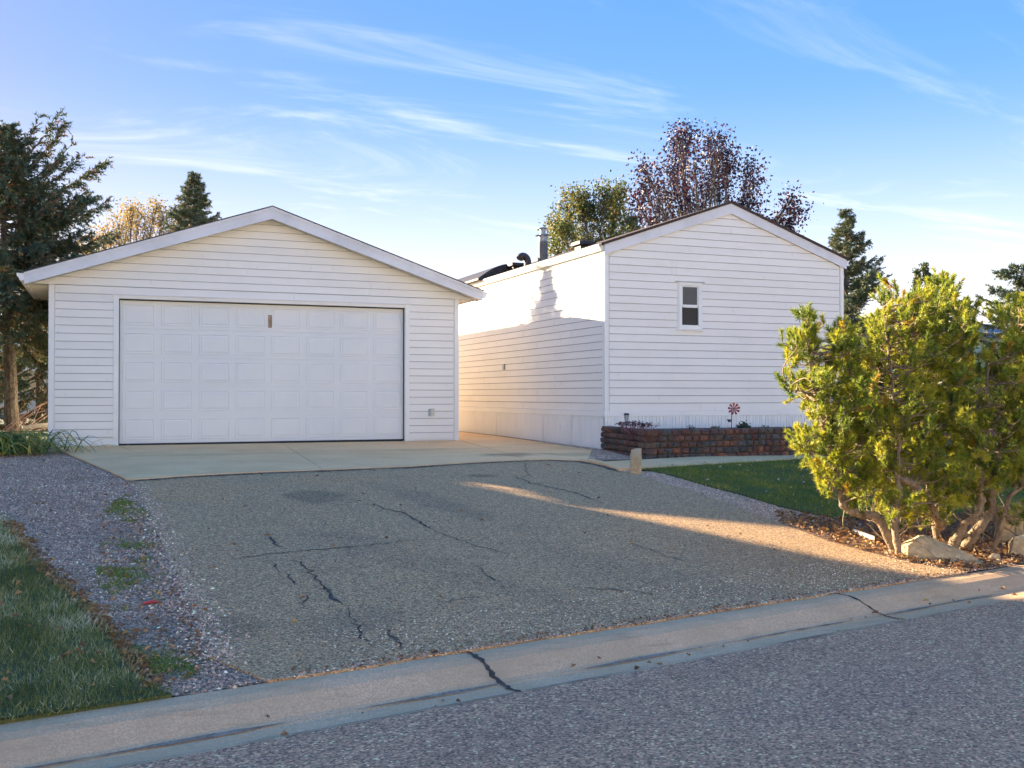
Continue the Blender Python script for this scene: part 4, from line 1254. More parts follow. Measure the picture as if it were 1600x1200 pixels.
def spruce(loc, height, radius, label, seed, bare=0.6, tone=0.5, droop=0.25, dens=1.0, power=0.85, extra=(), group=None, lean=0.0, brown=0.03):
    """conifer: straight trunk, whorled boughs, each hung with needled shoots"""
    global rng
    rng = np.random.default_rng(seed)
    t = thing('spruce_tree', loc, label, 'tree', group)
    x0, y0, z0 = loc
    zs = np.linspace(-0.3, height, 14)
    tr = Geo()
    wob = rng.normal(0, 0.02, (14, 2)) * np.linspace(0, 1, 14)[:, None] * height / 6
    pts = np.column_stack([x0 + wob[:, 0] + lean * zs / height, y0 + wob[:, 1], z0 + zs])
    r0 = 0.022 * height + 0.015
    tr.tube(pts, np.linspace(r0, 0.012, 14), 10)
    fol = Geo()
    nb = int(height * 17 * dens)
    B, D, Tn = [], [], []
    boughs = []
    for i in range(nb):
        h = bare + (height - bare) * (1 - (1 - (i + rng.random()) / nb) ** 1.15)
        u = 1 - (h - bare) / (height - bare)
        Lb = radius * max(0.06, u ** power) * rng.uniform(0.62, 1.12)
        if rng.random() < 0.15: Lb *= 0.6
        boughs.append((h, Lb, rng.uniform(0, 2 * math.pi), droop * rng.uniform(0.4, 1.6) * (0.3 + 0.9 * u) - 0.35 * (1 - u)))
    boughs += list(extra)
    for (h, Lb, az, dr) in boughs:
        k = 7
        s = np.linspace(0, 1, k)
        d = np.array([math.cos(az), math.sin(az)])
        cz = np.interp(h, zs, np.arange(14))
        ctr = np.array([np.interp(h, zs, pts[:, 0]), np.interp(h, zs, pts[:, 1])])
        side = np.array([-d[1], d[0]]) * rng.normal(0, 0.10) * Lb
        P = np.column_stack([ctr[0] + d[0] * s * Lb + side[0] * s ** 2, ctr[1] + d[1] * s * Lb + side[1] * s ** 2,
                             z0 + h - dr * Lb * s + 0.30 * Lb * np.maximum(0, s - 0.45) ** 2 * 2])
        tr.tube(P, np.linspace(0.006 + 0.013 * Lb, 0.004, k), 4, caps=False)
        # shoots left and right along the bough
        ns = max(5, int(Lb / 0.022))
        ss_ = rng.uniform(0.14, 1.0, ns) ** 0.8
        pp = np.column_stack([np.interp(ss_, s, P[:, j]) for j in range(3)])
        ax = unit(np.gradient(P, axis=0))
        aa = np.column_stack([np.interp(ss_, s, ax[:, j]) for j in range(3)])
        lat = np.array([-d[1], d[0], 0.0]) * rng.choice([-1, 1], ns)[:, None]
        sd = unit(aa * rng.uniform(0.35, 1.1, (ns, 1)) + lat * rng.uniform(0.2, 1.0, (ns, 1)) + np.array([0, 0, -1]) * rng.uniform(-0.1, 0.8, (ns, 1)))
        sl_ = rng.uniform(0.12, 0.34, ns) * (0.55 + 0.5 * min(1.9, Lb)) * (1.2 - 0.6 * ss_)
        sl_ = np.maximum(sl_, 0.07)
        nn = 17
        q = rng.random((ns, nn))
        base = pp[:, None, :] + sd[:, None, :] * (q * sl_[:, None])[:, :, None]
        rd = unit(rng.normal(size=(ns, nn, 3)))
        dd = unit(sd[:, None, :] * 0.9 + rd * 0.85)
        tn = np.clip(rng.normal(tone, 0.16, (ns, nn)) + rng.normal(0, 0.13, (ns, 1)) + 0.12 * (q - 0.5), 0, 0.95)
        if brown:
            tn[rng.random(ns) < brown] = 1.0
        B.append(base.reshape(-1, 3)); D.append(dd.reshape(-1, 3)); Tn.append(tn.ravel())
    # leader shoots
    B = np.vstack(B); D = np.vstack(D); Tn = np.concatenate(Tn)
    n = len(B)
    blades(B, D, rng.uniform(0.05, 0.09, n), rng.uniform(0.016, 0.03, n), Tn, fol)
    ob1 = obj('trunk', tr, M['bark'], t)
    ob2 = obj('crown', fol, M['spruce'], t)
    return t


def leafy_tree(name, loc, crown_pts, label, cat, mat, seed, nl, size, spread, tone=0.5, trunk_r=0.09, stems=3, group=None, var=0.22, tips=None):
    """broadleaf tree: stems from the base forking towards crown_pts (targets with radius), leaves strewn round the twigs"""
    global rng
    rng = np.random.default_rng(seed)
    t = thing(name, loc, label, cat, group)
    tr = Geo(); fol = Geo()
    base = np.array(loc, float)
    top = max(p[2] for p, r in crown_pts)
    cen = np.mean([p for p, r in crown_pts], axis=0)
    forks = []
    for k in range(stems):
        a = 2 * math.pi * k / stems + rng.random()
        m_ = base + (cen - base) * 0.45 + np.array([math.cos(a), math.sin(a), 0]) * 0.18 * stems ** 0.5
        P = [base + np.array([math.cos(a), math.sin(a), 0]) * 0.05 * (stems > 1) - np.array([0, 0, 0.2]), base * 0.55 + m_ * 0.45 + rng.normal(0, 0.04, 3), m_]
        tr.tube(P, [trunk_r, trunk_r * 0.8, trunk_r * 0.6], 8)
        forks.append(m_)
    LP, LT = [], []
    per = nl // len(crown_pts)
    for (p, r) in crown_pts:
        p = np.array(p, float)
        f0 = forks[int(np.argmin([np.linalg.norm(f[:2] - p[:2]) for f in forks]))]
        mid = (f0 + p) / 2 + rng.normal(0, 0.08, 3) + np.array([0, 0, 0.1])
        limb = np.array([f0, mid, p])
        tr.tube(limb, [trunk_r * 0.5, trunk_r * 0.3, 0.012], 5, caps=False)
        nt_ = max(6, per // 14)
        for j in range(nt_):
            s = rng.uniform(0.35, 1)
            a0 = limb[1] * (1 - s) + limb[2] * s if s > 0.5 else limb[1]
            e = p + unit(rng.normal(size=3)) * r * rng.uniform(0.25, 1.05) * np.array([1, 1, 1.15])
            e[2] += 0.15 * r
            tw = np.array([a0, (a0 + e) / 2 + rng.normal(0, 0.06, 3), e])
            tr.tube(tw, [0.010, 0.006, 0.003], 3, caps=False)
            q = rng.uniform(0.3, 1.05, 14)[:, None]
            LP.append(tw[1] * (1 - q) + e * q + rng.normal(0, spread, (14, 3)))
            LT.append(np.clip(rng.normal(tone, var, 14) + rng.normal(0, 0.1), 0, 1))
    LP = np.vstack(LP); LT = np.concatenate(LT)
    leaves(LP, rng.uniform(0.7, 1.25, len(LP)) * size, LT, fol)
    obj('trunk', tr, M['bark'], t)
    obj('crown', fol, mat, t)
    return t


def foot(p, z=0.7):
    return (float(p[0]), float(p[1]), z)


# spruces at the left edge
a = at(20, 640, 19.4)
ri = math.atan2(RT[1], RT[0])      # azimuth of the photograph's right
ex = [(4.9, 1.15, ri, -1.15), (4.7, 1.1, ri + 0.2, -1.0), (5.0, 0.9, ri - 0.2, -1.1), (4.8, 1.2, ri + 0.05, -0.85), (4.6, 1.3, ri, -0.7)]
for h_, L__, d_, k_ in ((4.45, 1.85, -0.36, 5), (4.2, 1.7, -0.15, 5), (3.9, 1.9, -0.22, 5), (3.6, 1.85, -0.02, 6), (3.3, 1.8, 0.08, 6), (2.9, 1.7, 0.2, 6), (2.6, 1.5, 0.3, 4)):
    for q_ in range(k_):
        ex.append((h_ + 0.13 * (q_ % 3 - 1), L__ * (0.72 + 0.07 * q_), ri + 0.42 * (q_ - k_ / 2) / k_ * 2, d_ + 0.06 * ((q_ * 7) % 3 - 1)))
spruce(foot(a), 6.0, 1.75, 'tall ragged blue-green spruce at the left edge with a bare grey lower trunk', 101, bare=1.9, tone=0.58, droop=0.42, dens=2.0, power=0.5,
       lean=-0.25, extra=ex, brown=0.12)
a = at(62, 640, 25.5)
spruce(foot(a), 4.6, 1.6, 'dark spruce with drooping brown-green boughs close behind the garage corner', 102, bare=0.3, tone=0.35, droop=0.6, dens=1.5, power=0.5, brown=0.2)
a = at(-25, 640, 24.0)
spruce(foot(a), 4.4, 1.5, 'dark bushy spruce at the very left edge behind the bare trunk', 103, bare=0.2, tone=0.32, droop=0.5, dens=1.5, power=0.5, brown=0.08)
a = (1.92, 24.95, 0)
spruce(foot(a), 6.05, 0.95, 'small pointed spruce rising behind the left slope of the garage roof', 104, bare=4.0, tone=0.68, droop=-0.05, dens=1.25, power=0.9, brown=0.05)
# spruce right of the mobile home
a = at(1322, 600, 28)
spruce(foot(a), 5.95, 2.1, 'large spruce rising behind the right corner of the mobile home roof', 105, bare=0.6, tone=0.6, droop=0.05, dens=2.4, power=0.8, brown=0.06)
spruce((-2.36, 19.55, 0.7), 2.95, 0.5, 'slim dark cedar close by the tall beige house, left of the picture edge', 107, bare=0.02, tone=0.35, droop=-0.2, dens=6, power=0.12, brown=0.0)  # unseen tree added to keep a strip of sun off the pad
# broadleaf trees behind the roofs
a = at(928, 600, 40)
cp = []
r_ = np.random.default_rng(3)
for (px, py, rr_) in [(905, 372, .75), (880, 360, .55), (885, 320, .6), (905, 308, .55), (930, 330, .75), (960, 350, .75), (975, 375, .6), (966, 300, .4), (945, 303, .5), (985, 385, .4), (925, 380, .7), (955, 385, .7), (868, 350, .35), (868, 385, .5), (990, 345, .3), (905, 400, .7), (950, 420, .8), (912, 330, .6), (965, 325, .45)]:
    q = at(px, py, 40 + r_.normal(0, 0.8)); cp.append(((q[0], q[1], q[2]), rr_ * 1.05))
leafy_tree('poplar_tree', foot(a), cp, 'green and ochre poplar rising behind the mobile home left of its ridge', 'tree', M['poplar'], 31, 12000, 0.12, 0.17, tone=0.48, trunk_r=0.13, stems=2)
a = at(1110, 600, 26)
cp = []
for (px, py, rr_) in [(1065, 225, .32), (1058, 215, .22), (1070, 205, .2), (1048, 250, .35), (1060, 270, .4), (1085, 250, .35), (1122, 222, .2), (1135, 245, .2), (1112, 214, .1), (1090, 285, .5), (1060, 300, .5), (1030, 290, .35), (1008, 262, .16), (1003, 292, .14), (1120, 285, .5), (1145, 285, .4), (1165, 262, .18), (1175, 285, .25),
                      (1040, 320, .45), (1075, 325, .55), (1110, 320, .55), (1145, 318, .45), (1180, 320, .35), (1120, 255, .3), (1150, 350, .45), (1190, 350, .3), (1215, 345, .2), (1238, 310, .10), (1245, 330, .10), (1228, 358, .14), (1015, 335, .3), (1065, 345, .5), (995, 316, .1), (1010, 345, .2), (1100, 350, .5)]:
    jx_ = 11 if rr_ > 0.22 else 3
    q = at(px + r_.normal(0, jx_), py + r_.normal(0, jx_ * 0.6), 26 + r_.normal(0, 0.6)); cp.append(((q[0], q[1], q[2]), rr_ * 1.2))
leafy_tree('purple_leaf_tree', foot(a), cp, 'tall purple-red leaved tree standing behind the ridge of the mobile home', 'tree', M['purple'], 32, 9000, 0.088, 0.17, tone=0.27, trunk_r=0.08, stems=4)
# yellow tree left
a = at(205, 600, 38)
cp = []
for (px, py, rr_) in [(200, 335, .45), (185, 350, .5), (215, 345, .5), (160, 365, .45), (240, 340, .45), (225, 365, .6), (195, 375, .6), (255, 335, .35), (145, 385, .5), (265, 360, .4), (170, 385, .6), (130, 395, .5), (205, 325, .2), (245, 322, .2), (120, 405, .5), (110, 415, .5)]:
    q = at(px, py, 38 + r_.normal(0, 0.7)); cp.append(((q[0], q[1], q[2]), rr_))
leafy_tree('birch_tree', foot(a), cp, 'sparse yellow autumn tree behind the left eave of the garage', 'tree', M['yellow'], 33, 5200, 0.095, 0.16, tone=0.45, trunk_r=0.08, stems=4)
# slim pair of aspens
for (px, top, wd, dp, lb) in [(1447, 408, .28, 46, 'taller of two slim columnar aspens peeping over the yellow-green pines'), (1433, 416, .26, 46, 'shorter of two slim columnar aspens peeping over the yellow-green pines')]:
    a = at(px, 600, dp); cp = []
    for i in range(9):
        q = at(px + r_.normal(0, 2), top + 8 + i * 15, dp); cp.append(((q[0], q[1], q[2]), wd * min(1, 0.4 + i * 0.3)))
    leafy_tree('aspen_tree', foot(a), cp, lb, 'tree', M['poplar'], int(px), 2600, 0.12, 0.06, tone=0.35, trunk_r=0.06, stems=1)
# background shrubs and dark trees behind the pines
for i, (px, dp, h, r0, lb) in enumerate([(1375, 31, 3.2, 1.9, 'dark spruce just right of the mobile home, behind the pines'), (1462, 27, 3.5, 1.7, 'dark green spruce directly behind the middle of the pine clump'),
                                       (1590, 24, 3.9, 1.6, 'dark spruce behind the pine at the right edge of the picture'), (1660, 26, 4.3, 1.9, 'dark spruce beyond the right edge behind the pines')]):
    a = at(px, 640, dp)
    spruce(foot(a), h, r0, lb, 200 + i, bare=0.15, tone=0.36, droop=0.3, dens=1.25, power=0.45, brown=0.05)

# ---------------------------------------------------------------- mugo pines on the right
def catmull(P, k=5):
    P = np.asarray(P, float)
    Q = np.vstack([2 * P[0] - P[1], P, 2 * P[-1] - P[-2]])
    out = []
    for i in range(1, len(Q) - 2):
        for t in np.linspace(0, 1, k, endpoint=False):
            a, b, c, d = Q[i - 1], Q[i], Q[i + 1], Q[i + 2]
            out.append(0.5 * ((2 * b) + (c - a) * t + (2 * a - 5 * b + 4 * c - d) * t * t + (3 * b - a - 3 * c + d) * t ** 3))
    out.append(P[-1])
    return np.array(out)


def gz_depth(px, py):
    g = G(px, py)
    return float(np.dot(np.array([g[0], g[1], T(g[0], g[1])]) - C0, FW))


def pine(label, stems, outline, nclus, seed, depth0, dspread, group='clump of spreading pines by the kerb', holes=()):
    """stems: (list of (px,py,depth), r0, r1). outline: list of px polygons that the tufts fill"""
    global rng
    rng = np.random.default_rng(seed)
    px0, py0, d0 = stems[0][0][0]
    b = at(px0, py0, d0)
    loc = (float(b[0]), float(b[1]), float(T(b[0], b[1])))
    t = thing('mugo_pine', loc, label, 'shrub', group)
    wood = Geo(); fol = Geo()
    SP = []
    for pts, r0, r1 in stems:
        P = np.array([at(*q) for q in pts])
        if pts[0][1] > 795:
            P[0][2] = float(T(P[0][0], P[0][1])) - 0.05
        C = catmull(P, 6)
        C[1:-1] += rng.normal(0, 0.006, (len(C) - 2, 3))
        rad = np.linspace(r0, r1, len(C)) * (1 + 0.12 * rng.normal(size=len(C)))
        wood.tube(C, rad, 8)
        SP.append(C)
    SPa = np.vstack(SP)
    # cluster centres inside the outline
    poly = np.array(outline, float)
    lo, hi = poly.min(0), poly.max(0)
    cs = []
    while len(cs) < nclus:
        q = rng.uniform(lo, hi, (400, 2))
        q = q[inside(poly, q)]
        for (x, y) in q:
            skip = False
            for (hx, hy, hr, pr) in holes:
                if (x - hx) ** 2 + (y - hy) ** 2 < hr ** 2 and rng.random() < pr: skip = True
            if skip: continue
            # fewer tufts low down
            if y > 700 and rng.random() < (y - 700) / 260: continue
            dd = depth0 + rng.normal(0, dspread) * (0.6 if rng.random() < 0.5 else 1.2)
            cs.append(at(x, y, dd))
            if len(cs) >= nclus: break
    cs = np.array(cs)
    # edge guard: real heights only
    gzv = T(cs[:, 0], cs[:, 1])
    cs = cs[cs[:, 2] > gzv + 0.12]
    B, D, L_, Tn = [], [], [], []
    for c in cs:
        k = int(np.argmin(np.sum((SPa - c) ** 2, 1) + 0.5 * np.maximum(0, SPa[:, 2] - c[2] + 0.1) ** 2 * 4))
        s0 = SPa[k]
        dist = np.linalg.norm(c - s0)
        dirn = unit(c - s0)
        mid = (s0 + c) / 2 + rng.normal(0, 0.05, 3) * min(1, dist * 2) + np.array([0, 0, -0.09 * dist])
        if dist < 0.42 or rng.random() < 0.12:
            tw = catmull([s0, mid, c], 4)
            wood.tube(tw, np.linspace(0.007 + 0.004 * min(1, dist), 0.003, len(tw)), 4, caps=False)
        grow = unit(dirn * 0.55 + np.array([0, 0, 0.85]) + rng.normal(0, 0.28, 3))
        # 3-5 candle tufts per cluster
        ctone = rng.normal(0.66, 0.12)
        for j in range(rng.integers(2, 5)):
            g = unit(grow + rng.normal(0, 0.42, 3))
            ln = rng.uniform(0.06, 0.15)
            b0 = c + rng.normal(0, 0.028, 3)
            wood.tube([c, b0, b0 + g * ln * 0.9], [0.004, 0.004, 0.002], 3, caps=False)
            n = int(rng.integers(70, 105))
            u = rng.random(n) ** 0.7
            B.append(b0 + g * (u * ln)[:, None])
            D.append(unit(g * (0.35 + 0.8 * u[:, None]) + unit(rng.normal(size=(n, 3))) * 0.85))
            L_.append(rng.uniform(0.034, 0.058, n))
            tone = ctone + rng.normal(0, 0.15)
            tn = tone + 0.22 * (u - 0.5) + rng.normal(0, 0.10, n)
            brown_ = rng.random() < 0.035
            if brown_: tn = np.full(n, 0.98) + rng.normal(0, 0.03, n)
            Tn.append(np.clip(tn, 0, 1) if brown_ else np.clip(tn, 0, 0.93))
    B = np.vstack(B); D = np.vstack(D); L_ = np.concatenate(L_); Tn = np.concatenate(Tn)
    blades(B, D, L_, np.full(len(B), 0.0078), Tn, fol)
    # dead bare twigs low down
    for _ in range(nclus // 9):
        k = rng.integers(0, len(SPa)); s0 = SPa[k]
        if s0[2] > loc[2] + 0.9: continue
        e = s0 + unit(rng.normal(size=3) + np.array([-0.2, -0.3, 0.2])) * rng.uniform(0.12, 0.38)
        tw = catmull([s0, (s0 + e) / 2 + rng.normal(0, 0.03, 3), e], 4)
        tw[:, 2] = np.maximum(tw[:, 2], T(tw[:, 0], tw[:, 1]) + 0.01)
        wood.tube(tw, np.linspace(0.006, 0.002, len(tw)), 3, caps=False)
    obj('stems', wood, M['pine_bark'], t, smooth=True)
    obj('foliage', fol, M['mugo'], t)
    return t


pine('leaning pine with open upright leader in front of the mobile home corner',
     [([(1402, 838, 8.9), (1372, 812, 8.9), (1338, 802, 8.9), (1318, 788, 8.9), (1314, 755, 8.9), (1309, 725, 8.85), (1297, 695, 8.85), (1288, 665, 8.8), (1278, 625, 8.8), (1270, 590, 8.8), (1262, 545, 8.8), (1262, 500, 8.8)], 0.042, 0.008),
      ([(1278, 625, 8.8), (1255, 612, 8.75), (1237, 610, 8.7), (1228, 598, 8.7)], 0.013, 0.006),
      ([(1362, 705, 9.1), (1350, 680, 9.1), (1342, 650, 9.1), (1332, 618, 9.1), (1322, 580, 9.1), (1314, 535, 9.1)], 0.026, 0.008),
      ([(1402, 800, 9.0), (1385, 760, 9.05), (1362, 705, 9.1)], 0.03, 0.026)],
     [(1262, 488), (1276, 512), (1284, 570), (1296, 530), (1314, 510), (1328, 522), (1340, 570), (1345, 640), (1372, 700), (1378, 800), (1345, 805), (1300, 785), (1262, 715), (1243, 672), (1262, 655), (1258, 628), (1222, 604), (1232, 578), (1224, 550), (1234, 520), (1246, 505)],
     270, 41, 8.9, 0.22, holes=[(1264, 590, 14, 0.8), (1285, 560, 10, 0.6)])
pine('widest pine of the clump with straight central stem above the boulder',
     [([(1402, 850, 8.75), (1400, 815, 8.75), (1401, 795, 8.75), (1406, 770, 8.75), (1402, 745, 8.75), (1405, 700, 8.8), (1398, 650, 8.8), (1394, 600, 8.8), (1388, 540, 8.9), (1380, 480, 8.9)], 0.03, 0.008),
      ([(1404, 748, 8.75), (1425, 755, 8.8), (1445, 778, 8.9), (1466, 812, 9.1), (1468, 822, 9.2)], 0.035, 0.045),
      ([(1468, 815, 9.5), (1455, 765, 9.5), (1450, 700, 9.5), (1440, 640, 9.5), (1455, 560, 9.5), (1470, 500, 9.5), (1468, 445, 9.5)], 0.04, 0.008),
      ([(1450, 700, 9.5), (1425, 640, 9.6), (1420, 560, 9.6), (1430, 500, 9.6)], 0.022, 0.007),
      ([(1455, 645, 9.5), (1490, 590, 9.6), (1510, 540, 9.6), (1518, 500, 9.6)], 0.02, 0.007)],
     [(1394, 456), (1410, 474), (1424, 468), (1438, 462), (1455, 442), (1470, 436), (1484, 450), (1492, 478), (1510, 476), (1522, 482), (1518, 500), (1528, 518), (1518, 555), (1508, 600), (1502, 640), (1505, 700), (1498, 780), (1480, 820), (1430, 825), (1405, 838), (1385, 825), (1372, 700), (1354, 640), (1352, 570), (1362, 525), (1376, 488), (1382, 468)],
     620, 42, 9.2, 0.42, holes=[(1430, 770, 20, 0.7), (1372, 560, 9, 0.7), (1415, 520, 7, 0.7), (1500, 560, 10, 0.7), (1460, 620, 14, 0.6), (1425, 690, 16, 0.6), (1475, 720, 14, 0.6)])
pine('pine at the right edge whose curved stems sweep low over the rocks',
     [([(1480, 829, 9.1), (1505, 822, 9.05), (1522, 808, 9.0), (1532, 782, 9.0), (1530, 750, 9.0), (1531, 700, 9.0), (1534, 650, 9.0), (1541, 610, 9.0), (1546, 570, 9.0)], 0.046, 0.010),
      ([(1500, 833, 9.2), (1530, 825, 9.1), (1548, 800, 9.1), (1550, 770, 9.1), (1553, 735, 9.1), (1565, 690, 9.2), (1580, 640, 9.3), (1590, 560, 9.3), (1592, 480, 9.3)], 0.05, 0.010),
      ([(1548, 800, 9.1), (1580, 775, 9.0), (1620, 750, 9.0), (1650, 700, 9.0)], 0.025, 0.01),
      ([(1565, 690, 9.2), (1605, 640, 9.4), (1640, 580, 9.4), (1650, 520, 9.4)], 0.024, 0.01)],
     [(1585, 474), (1605, 466), (1630, 480), (1680, 520), (1690, 620), (1680, 740), (1640, 800), (1580, 820), (1545, 805), (1500, 800), (1498, 740), (1515, 690), (1495, 650), (1500, 615), (1522, 610), (1525, 570), (1548, 552), (1560, 560), (1566, 580), (1572, 520), (1556, 505), (1566, 478)],
     480, 43, 9.15, 0.38, holes=[(1520, 640, 14, 0.6), (1560, 700, 22, 0.7), (1545, 600, 10, 0.5), (1570, 780, 30, 0.7)])

# ---------------------------------------------------------------- planter plants, lantern, pinwheel
def on_planter(px, yy):
    d = ray(px, 670)
    return (float(d[0] / d[1] * yy), yy)


def sedum(px, yy, label, n=26, rad=0.17, h=0.25):
    global rng
    rng = np.random.default_rng(77)
    x, y = on_planter(px, yy)
    z0 = 0.985
    t = thing('sedum_plant', (x, y, z0), label, 'plant')
    st, hd = Geo(), Geo()
    for i in range(n):
        a = rng.uniform(0, 2 * math.pi); r = rad * rng.uniform(0.35, 1.5)
        e = np.array([x + math.cos(a) * r * 1.35, y + math.sin(a) * r * 0.7, z0 + h * rng.uniform(0.8, 1.1) * (1 - 0.32 * (r / rad / 1.5) ** 2)])
        s = np.array([x + math.cos(a) * r * 0.5, y + math.sin(a) * r * 0.3, z0 - 0.02])
        st.tube([s, (s + e) / 2 + rng.normal(0, 0.01, 3), e], [0.006, 0.005, 0.004], 5, caps=False)
        for k in range(16):
            c = e + rng.normal(0, 0.02, 3) * np.array([1.2, 1.2, 0.55])
            v = c + unit(rng.normal(size=(4, 3))) * 0.013
            hd.add(v, [(0, 1, 2), (0, 3, 1), (0, 2, 3), (1, 3, 2)])
    obj('stems', st, M['sedum_stem'], t)
    obj('flower_heads', hd, M['sedum_head'], t)['kind'] = 'stuff'


sedum(993, 13.35, 'wilted sedum with pink stems and dark heads at the left end of the block planter', n=34, rad=0.19, h=0.155)
x, y = on_planter(979, 13.6)
t = thing('solar_lantern', (x, y, 0.98), 'small black solar garden lantern standing in the sedum on the planter', 'garden light')
obj('stake', Geo().tube([(x, y, 0.95), (x, y, 1.10)], 0.008, 8), M['black'], t)
obj('glass_shade', Geo().lathe([(0.016, 1.10), (0.022, 1.12), (0.034, 1.245)], x, y, 14), M['lamp_glass'], t)
obj('cap', Geo().lathe([(0.0, 1.275), (0.036, 1.27), (0.042, 1.258), (0.040, 1.246), (0.0, 1.246)], x, y, 16), M['black'], t)
for k in range(5):
    a = k * 2 * math.pi / 5
    obj('rib', Geo().tube([(x + 0.018 * math.cos(a), y + 0.018 * math.sin(a), 1.10), (x + 0.037 * math.cos(a), y + 0.037 * math.sin(a), 1.247)], 0.003, 4), M['black'], t)
obj('collar', Geo().lathe([(0.0, 1.085), (0.02, 1.09), (0.024, 1.105), (0.0, 1.106)], x, y, 12), M['black'], t)
# pinwheel
x, y = on_planter(1143, 13.3)
t = thing('garden_pinwheel', (x, y, 0.98), 'red metal garden pinwheel on a thin stake in the block planter', 'pinwheel')
obj('stake', Geo().tube([(x, y, 0.95), (x, y - 0.005, 1.35)], 0.006, 6), M['dark_metal'], t)
wc = np.array([x + 0.025, y - 0.03, 1.335])
vd = unit(C0 - wc); uu = unit(np.cross([0, 0, 1.0], vd)); ww_ = np.cross(vd, uu)
for k in range(9):
    a = k * 2 * math.pi / 9 + 0.2
    def pt(r, da, o): return wc + (uu * math.cos(a + da) + ww_ * math.sin(a + da)) * r + vd * o
    g = Geo().add([pt(0.018, -0.3, 0), pt(0.018, 0.3, 0.006), pt(0.088, 0.24, 0.026), pt(0.096, 0.0, 0.012), pt(0.088, -0.2, -0.01),
                   pt(0.018, -0.3, -0.002), pt(0.018, 0.3, 0.004), pt(0.088, 0.24, 0.024), pt(0.096, 0.0, 0.010), pt(0.088, -0.2, -0.012)],
                  [(0, 1, 2), (0, 2, 3), (0, 3, 4), (7, 6, 5), (8, 7, 5), (9, 8, 5)])
    obj('blade', g, M['red_metal'], t)
g = Geo().tube([wc - vd * 0.03, wc + vd * 0.03], 0.016, 10)
obj('hub', g, M['dark_metal'], t)
g = Geo().box(x - 0.075, x - 0.012, y - 0.03, y + 0.02, 1.155, 1.172)
obj('solar_panel', g.box(x - 0.06, x - 0.02, y - 0.015, y + 0.01, 1.13, 1.1545), M['black'], t)


def tuft_plant(px, yy, h, r, n, label, leaf=0.035, dark=0.4):
    global rng
    rng = np.random.default_rng(int(px))
    x, y = on_planter(px, yy)
    t = thing('bedding_plant', (x, y, 0.98), label, 'plant')
    st, lf = Geo(), Geo()
    P = []
    for i in range(n):
        a = rng.uniform(0, 2 * math.pi); rr_ = r * rng.uniform(0.1, 1)
        e = np.array([x + math.cos(a) * rr_, y + math.sin(a) * rr_ * 0.7, 0.985 + h * rng.uniform(0.5, 1)])
        st.tube([(x + math.cos(a) * rr_ * 0.3, y, 0.96), e], 0.003, 3, caps=False)
        P.append(e + rng.normal(0, leaf * 0.6, (7, 3)))
    P = np.vstack(P)
    leaves(P, rng.uniform(0.6, 1.2, len(P)) * leaf, np.clip(rng.normal(dark, 0.2, len(P)), 0, 1), lf)
    obj('stems', st, M['sedum_stem'], t); obj('foliage', lf, M['small_leaf'], t)


tuft_plant(1081, 13.3, 0.07, 0.08, 18, 'small grey-green plant left of centre on the planter, left of its twin', 0.03, 0.7)
tuft_plant(1118, 13.3, 0.07, 0.09, 20, 'small grey-green plant on the planter just left of the pinwheel', 0.03, 0.65)
tuft_plant(1164, 13.3, 0.085, 0.12, 26, 'low dark leafy plant on the planter just right of the pinwheel', 0.055, 0.15)
tuft_plant(1197, 13.3, 0.06, 0.08, 16, 'sparse pale plant on the planter, rightmost before the pines', 0.028, 0.7)
# red flower pot by the side door, peeping past the garage corner
fp = (7.22, 23.2, 0.68)
t = thing('flower_basket', (fp[0], fp[1], fp[2]), 'red blooms and leaves in a basket peeping past the garage corner', 'flower pot')
obj('post', Geo().tube([(fp[0], fp[1], 0.66), (fp[0], fp[1], 1.50)], 0.02, 6), M['dark_metal'], t)
obj('basket', Geo().lathe([(0.02, 1.42), (0.12, 1.45), (0.16, 1.56), (0.15, 1.58), (0.0, 1.56)], fp[0], fp[1], 14), M['dark_metal'], t)
rng = np.random.default_rng(5)
g = Geo(); P = np.array([fp[0], fp[1], 1.60]) + rng.normal(0, 0.08, (110, 3)) * np.array([1.3, 1.3, 0.6])
leaves(P, np.full(110, 0.07), np.full(110, 0.5), g)
obj('flowers', g, M['red_metal'], t)
g = Geo(); P = np.array([fp[0], fp[1], 1.53]) + rng.normal(0, 0.09, (130, 3)) * np.array([1.6, 1.6, 0.5])
leaves(P, np.full(130, 0.09), rng.uniform(0.1, 0.6, 130), g)
obj('foliage', g, M['small_leaf'], t)

# ---------------------------------------------------------------- rocks
def rock(name, pts_hull, loc, mat, label, seed, sub=2, amp=0.02, cat='rock'):
    """rough stone: hull of given points, subdivided and roughened"""
    import bmesh
    bm_ = bmesh.new()
    for p in pts_hull: bm_.verts.new(p)
    bmesh.ops.convex_hull(bm_, input=bm_.verts)
    bmesh.ops.triangulate(bm_, faces=bm_.faces)
    for _ in range(sub):
        bmesh.ops.subdivide_edges(bm_, edges=bm_.edges, cuts=1, use_grid_fill=True)
        bmesh.ops.triangulate(bm_, faces=bm_.faces)
        bmesh.ops.smooth_vert(bm_, verts=bm_.verts, factor=0.10, use_axis_x=True, use_axis_y=True, use_axis_z=True)
    for v in bm_.verts:
        p = v.co
        n_ = noise.noise(p * 7 + Vector((seed, 0, 0))) * 1.0 + noise.noise(p * 19 + Vector((seed, 3, 0))) * 0.6 + noise.noise(p * 45 + Vector((seed, 5, 0))) * 0.3
        v.co += v.normal * n_ * amp
    me = bpy.data.meshes.new(name); bm_.to_mesh(me); bm_.free()
    me.materials.append(mat)
    o = bpy.data.objects.new(name, me); COL.objects.link(o); o.location = loc
    tag(o, label, cat)
    return o


def rot(p, a): return (p[0] * math.cos(a) - p[1] * math.sin(a), p[0] * math.sin(a) + p[1] * math.cos(a), p[2])


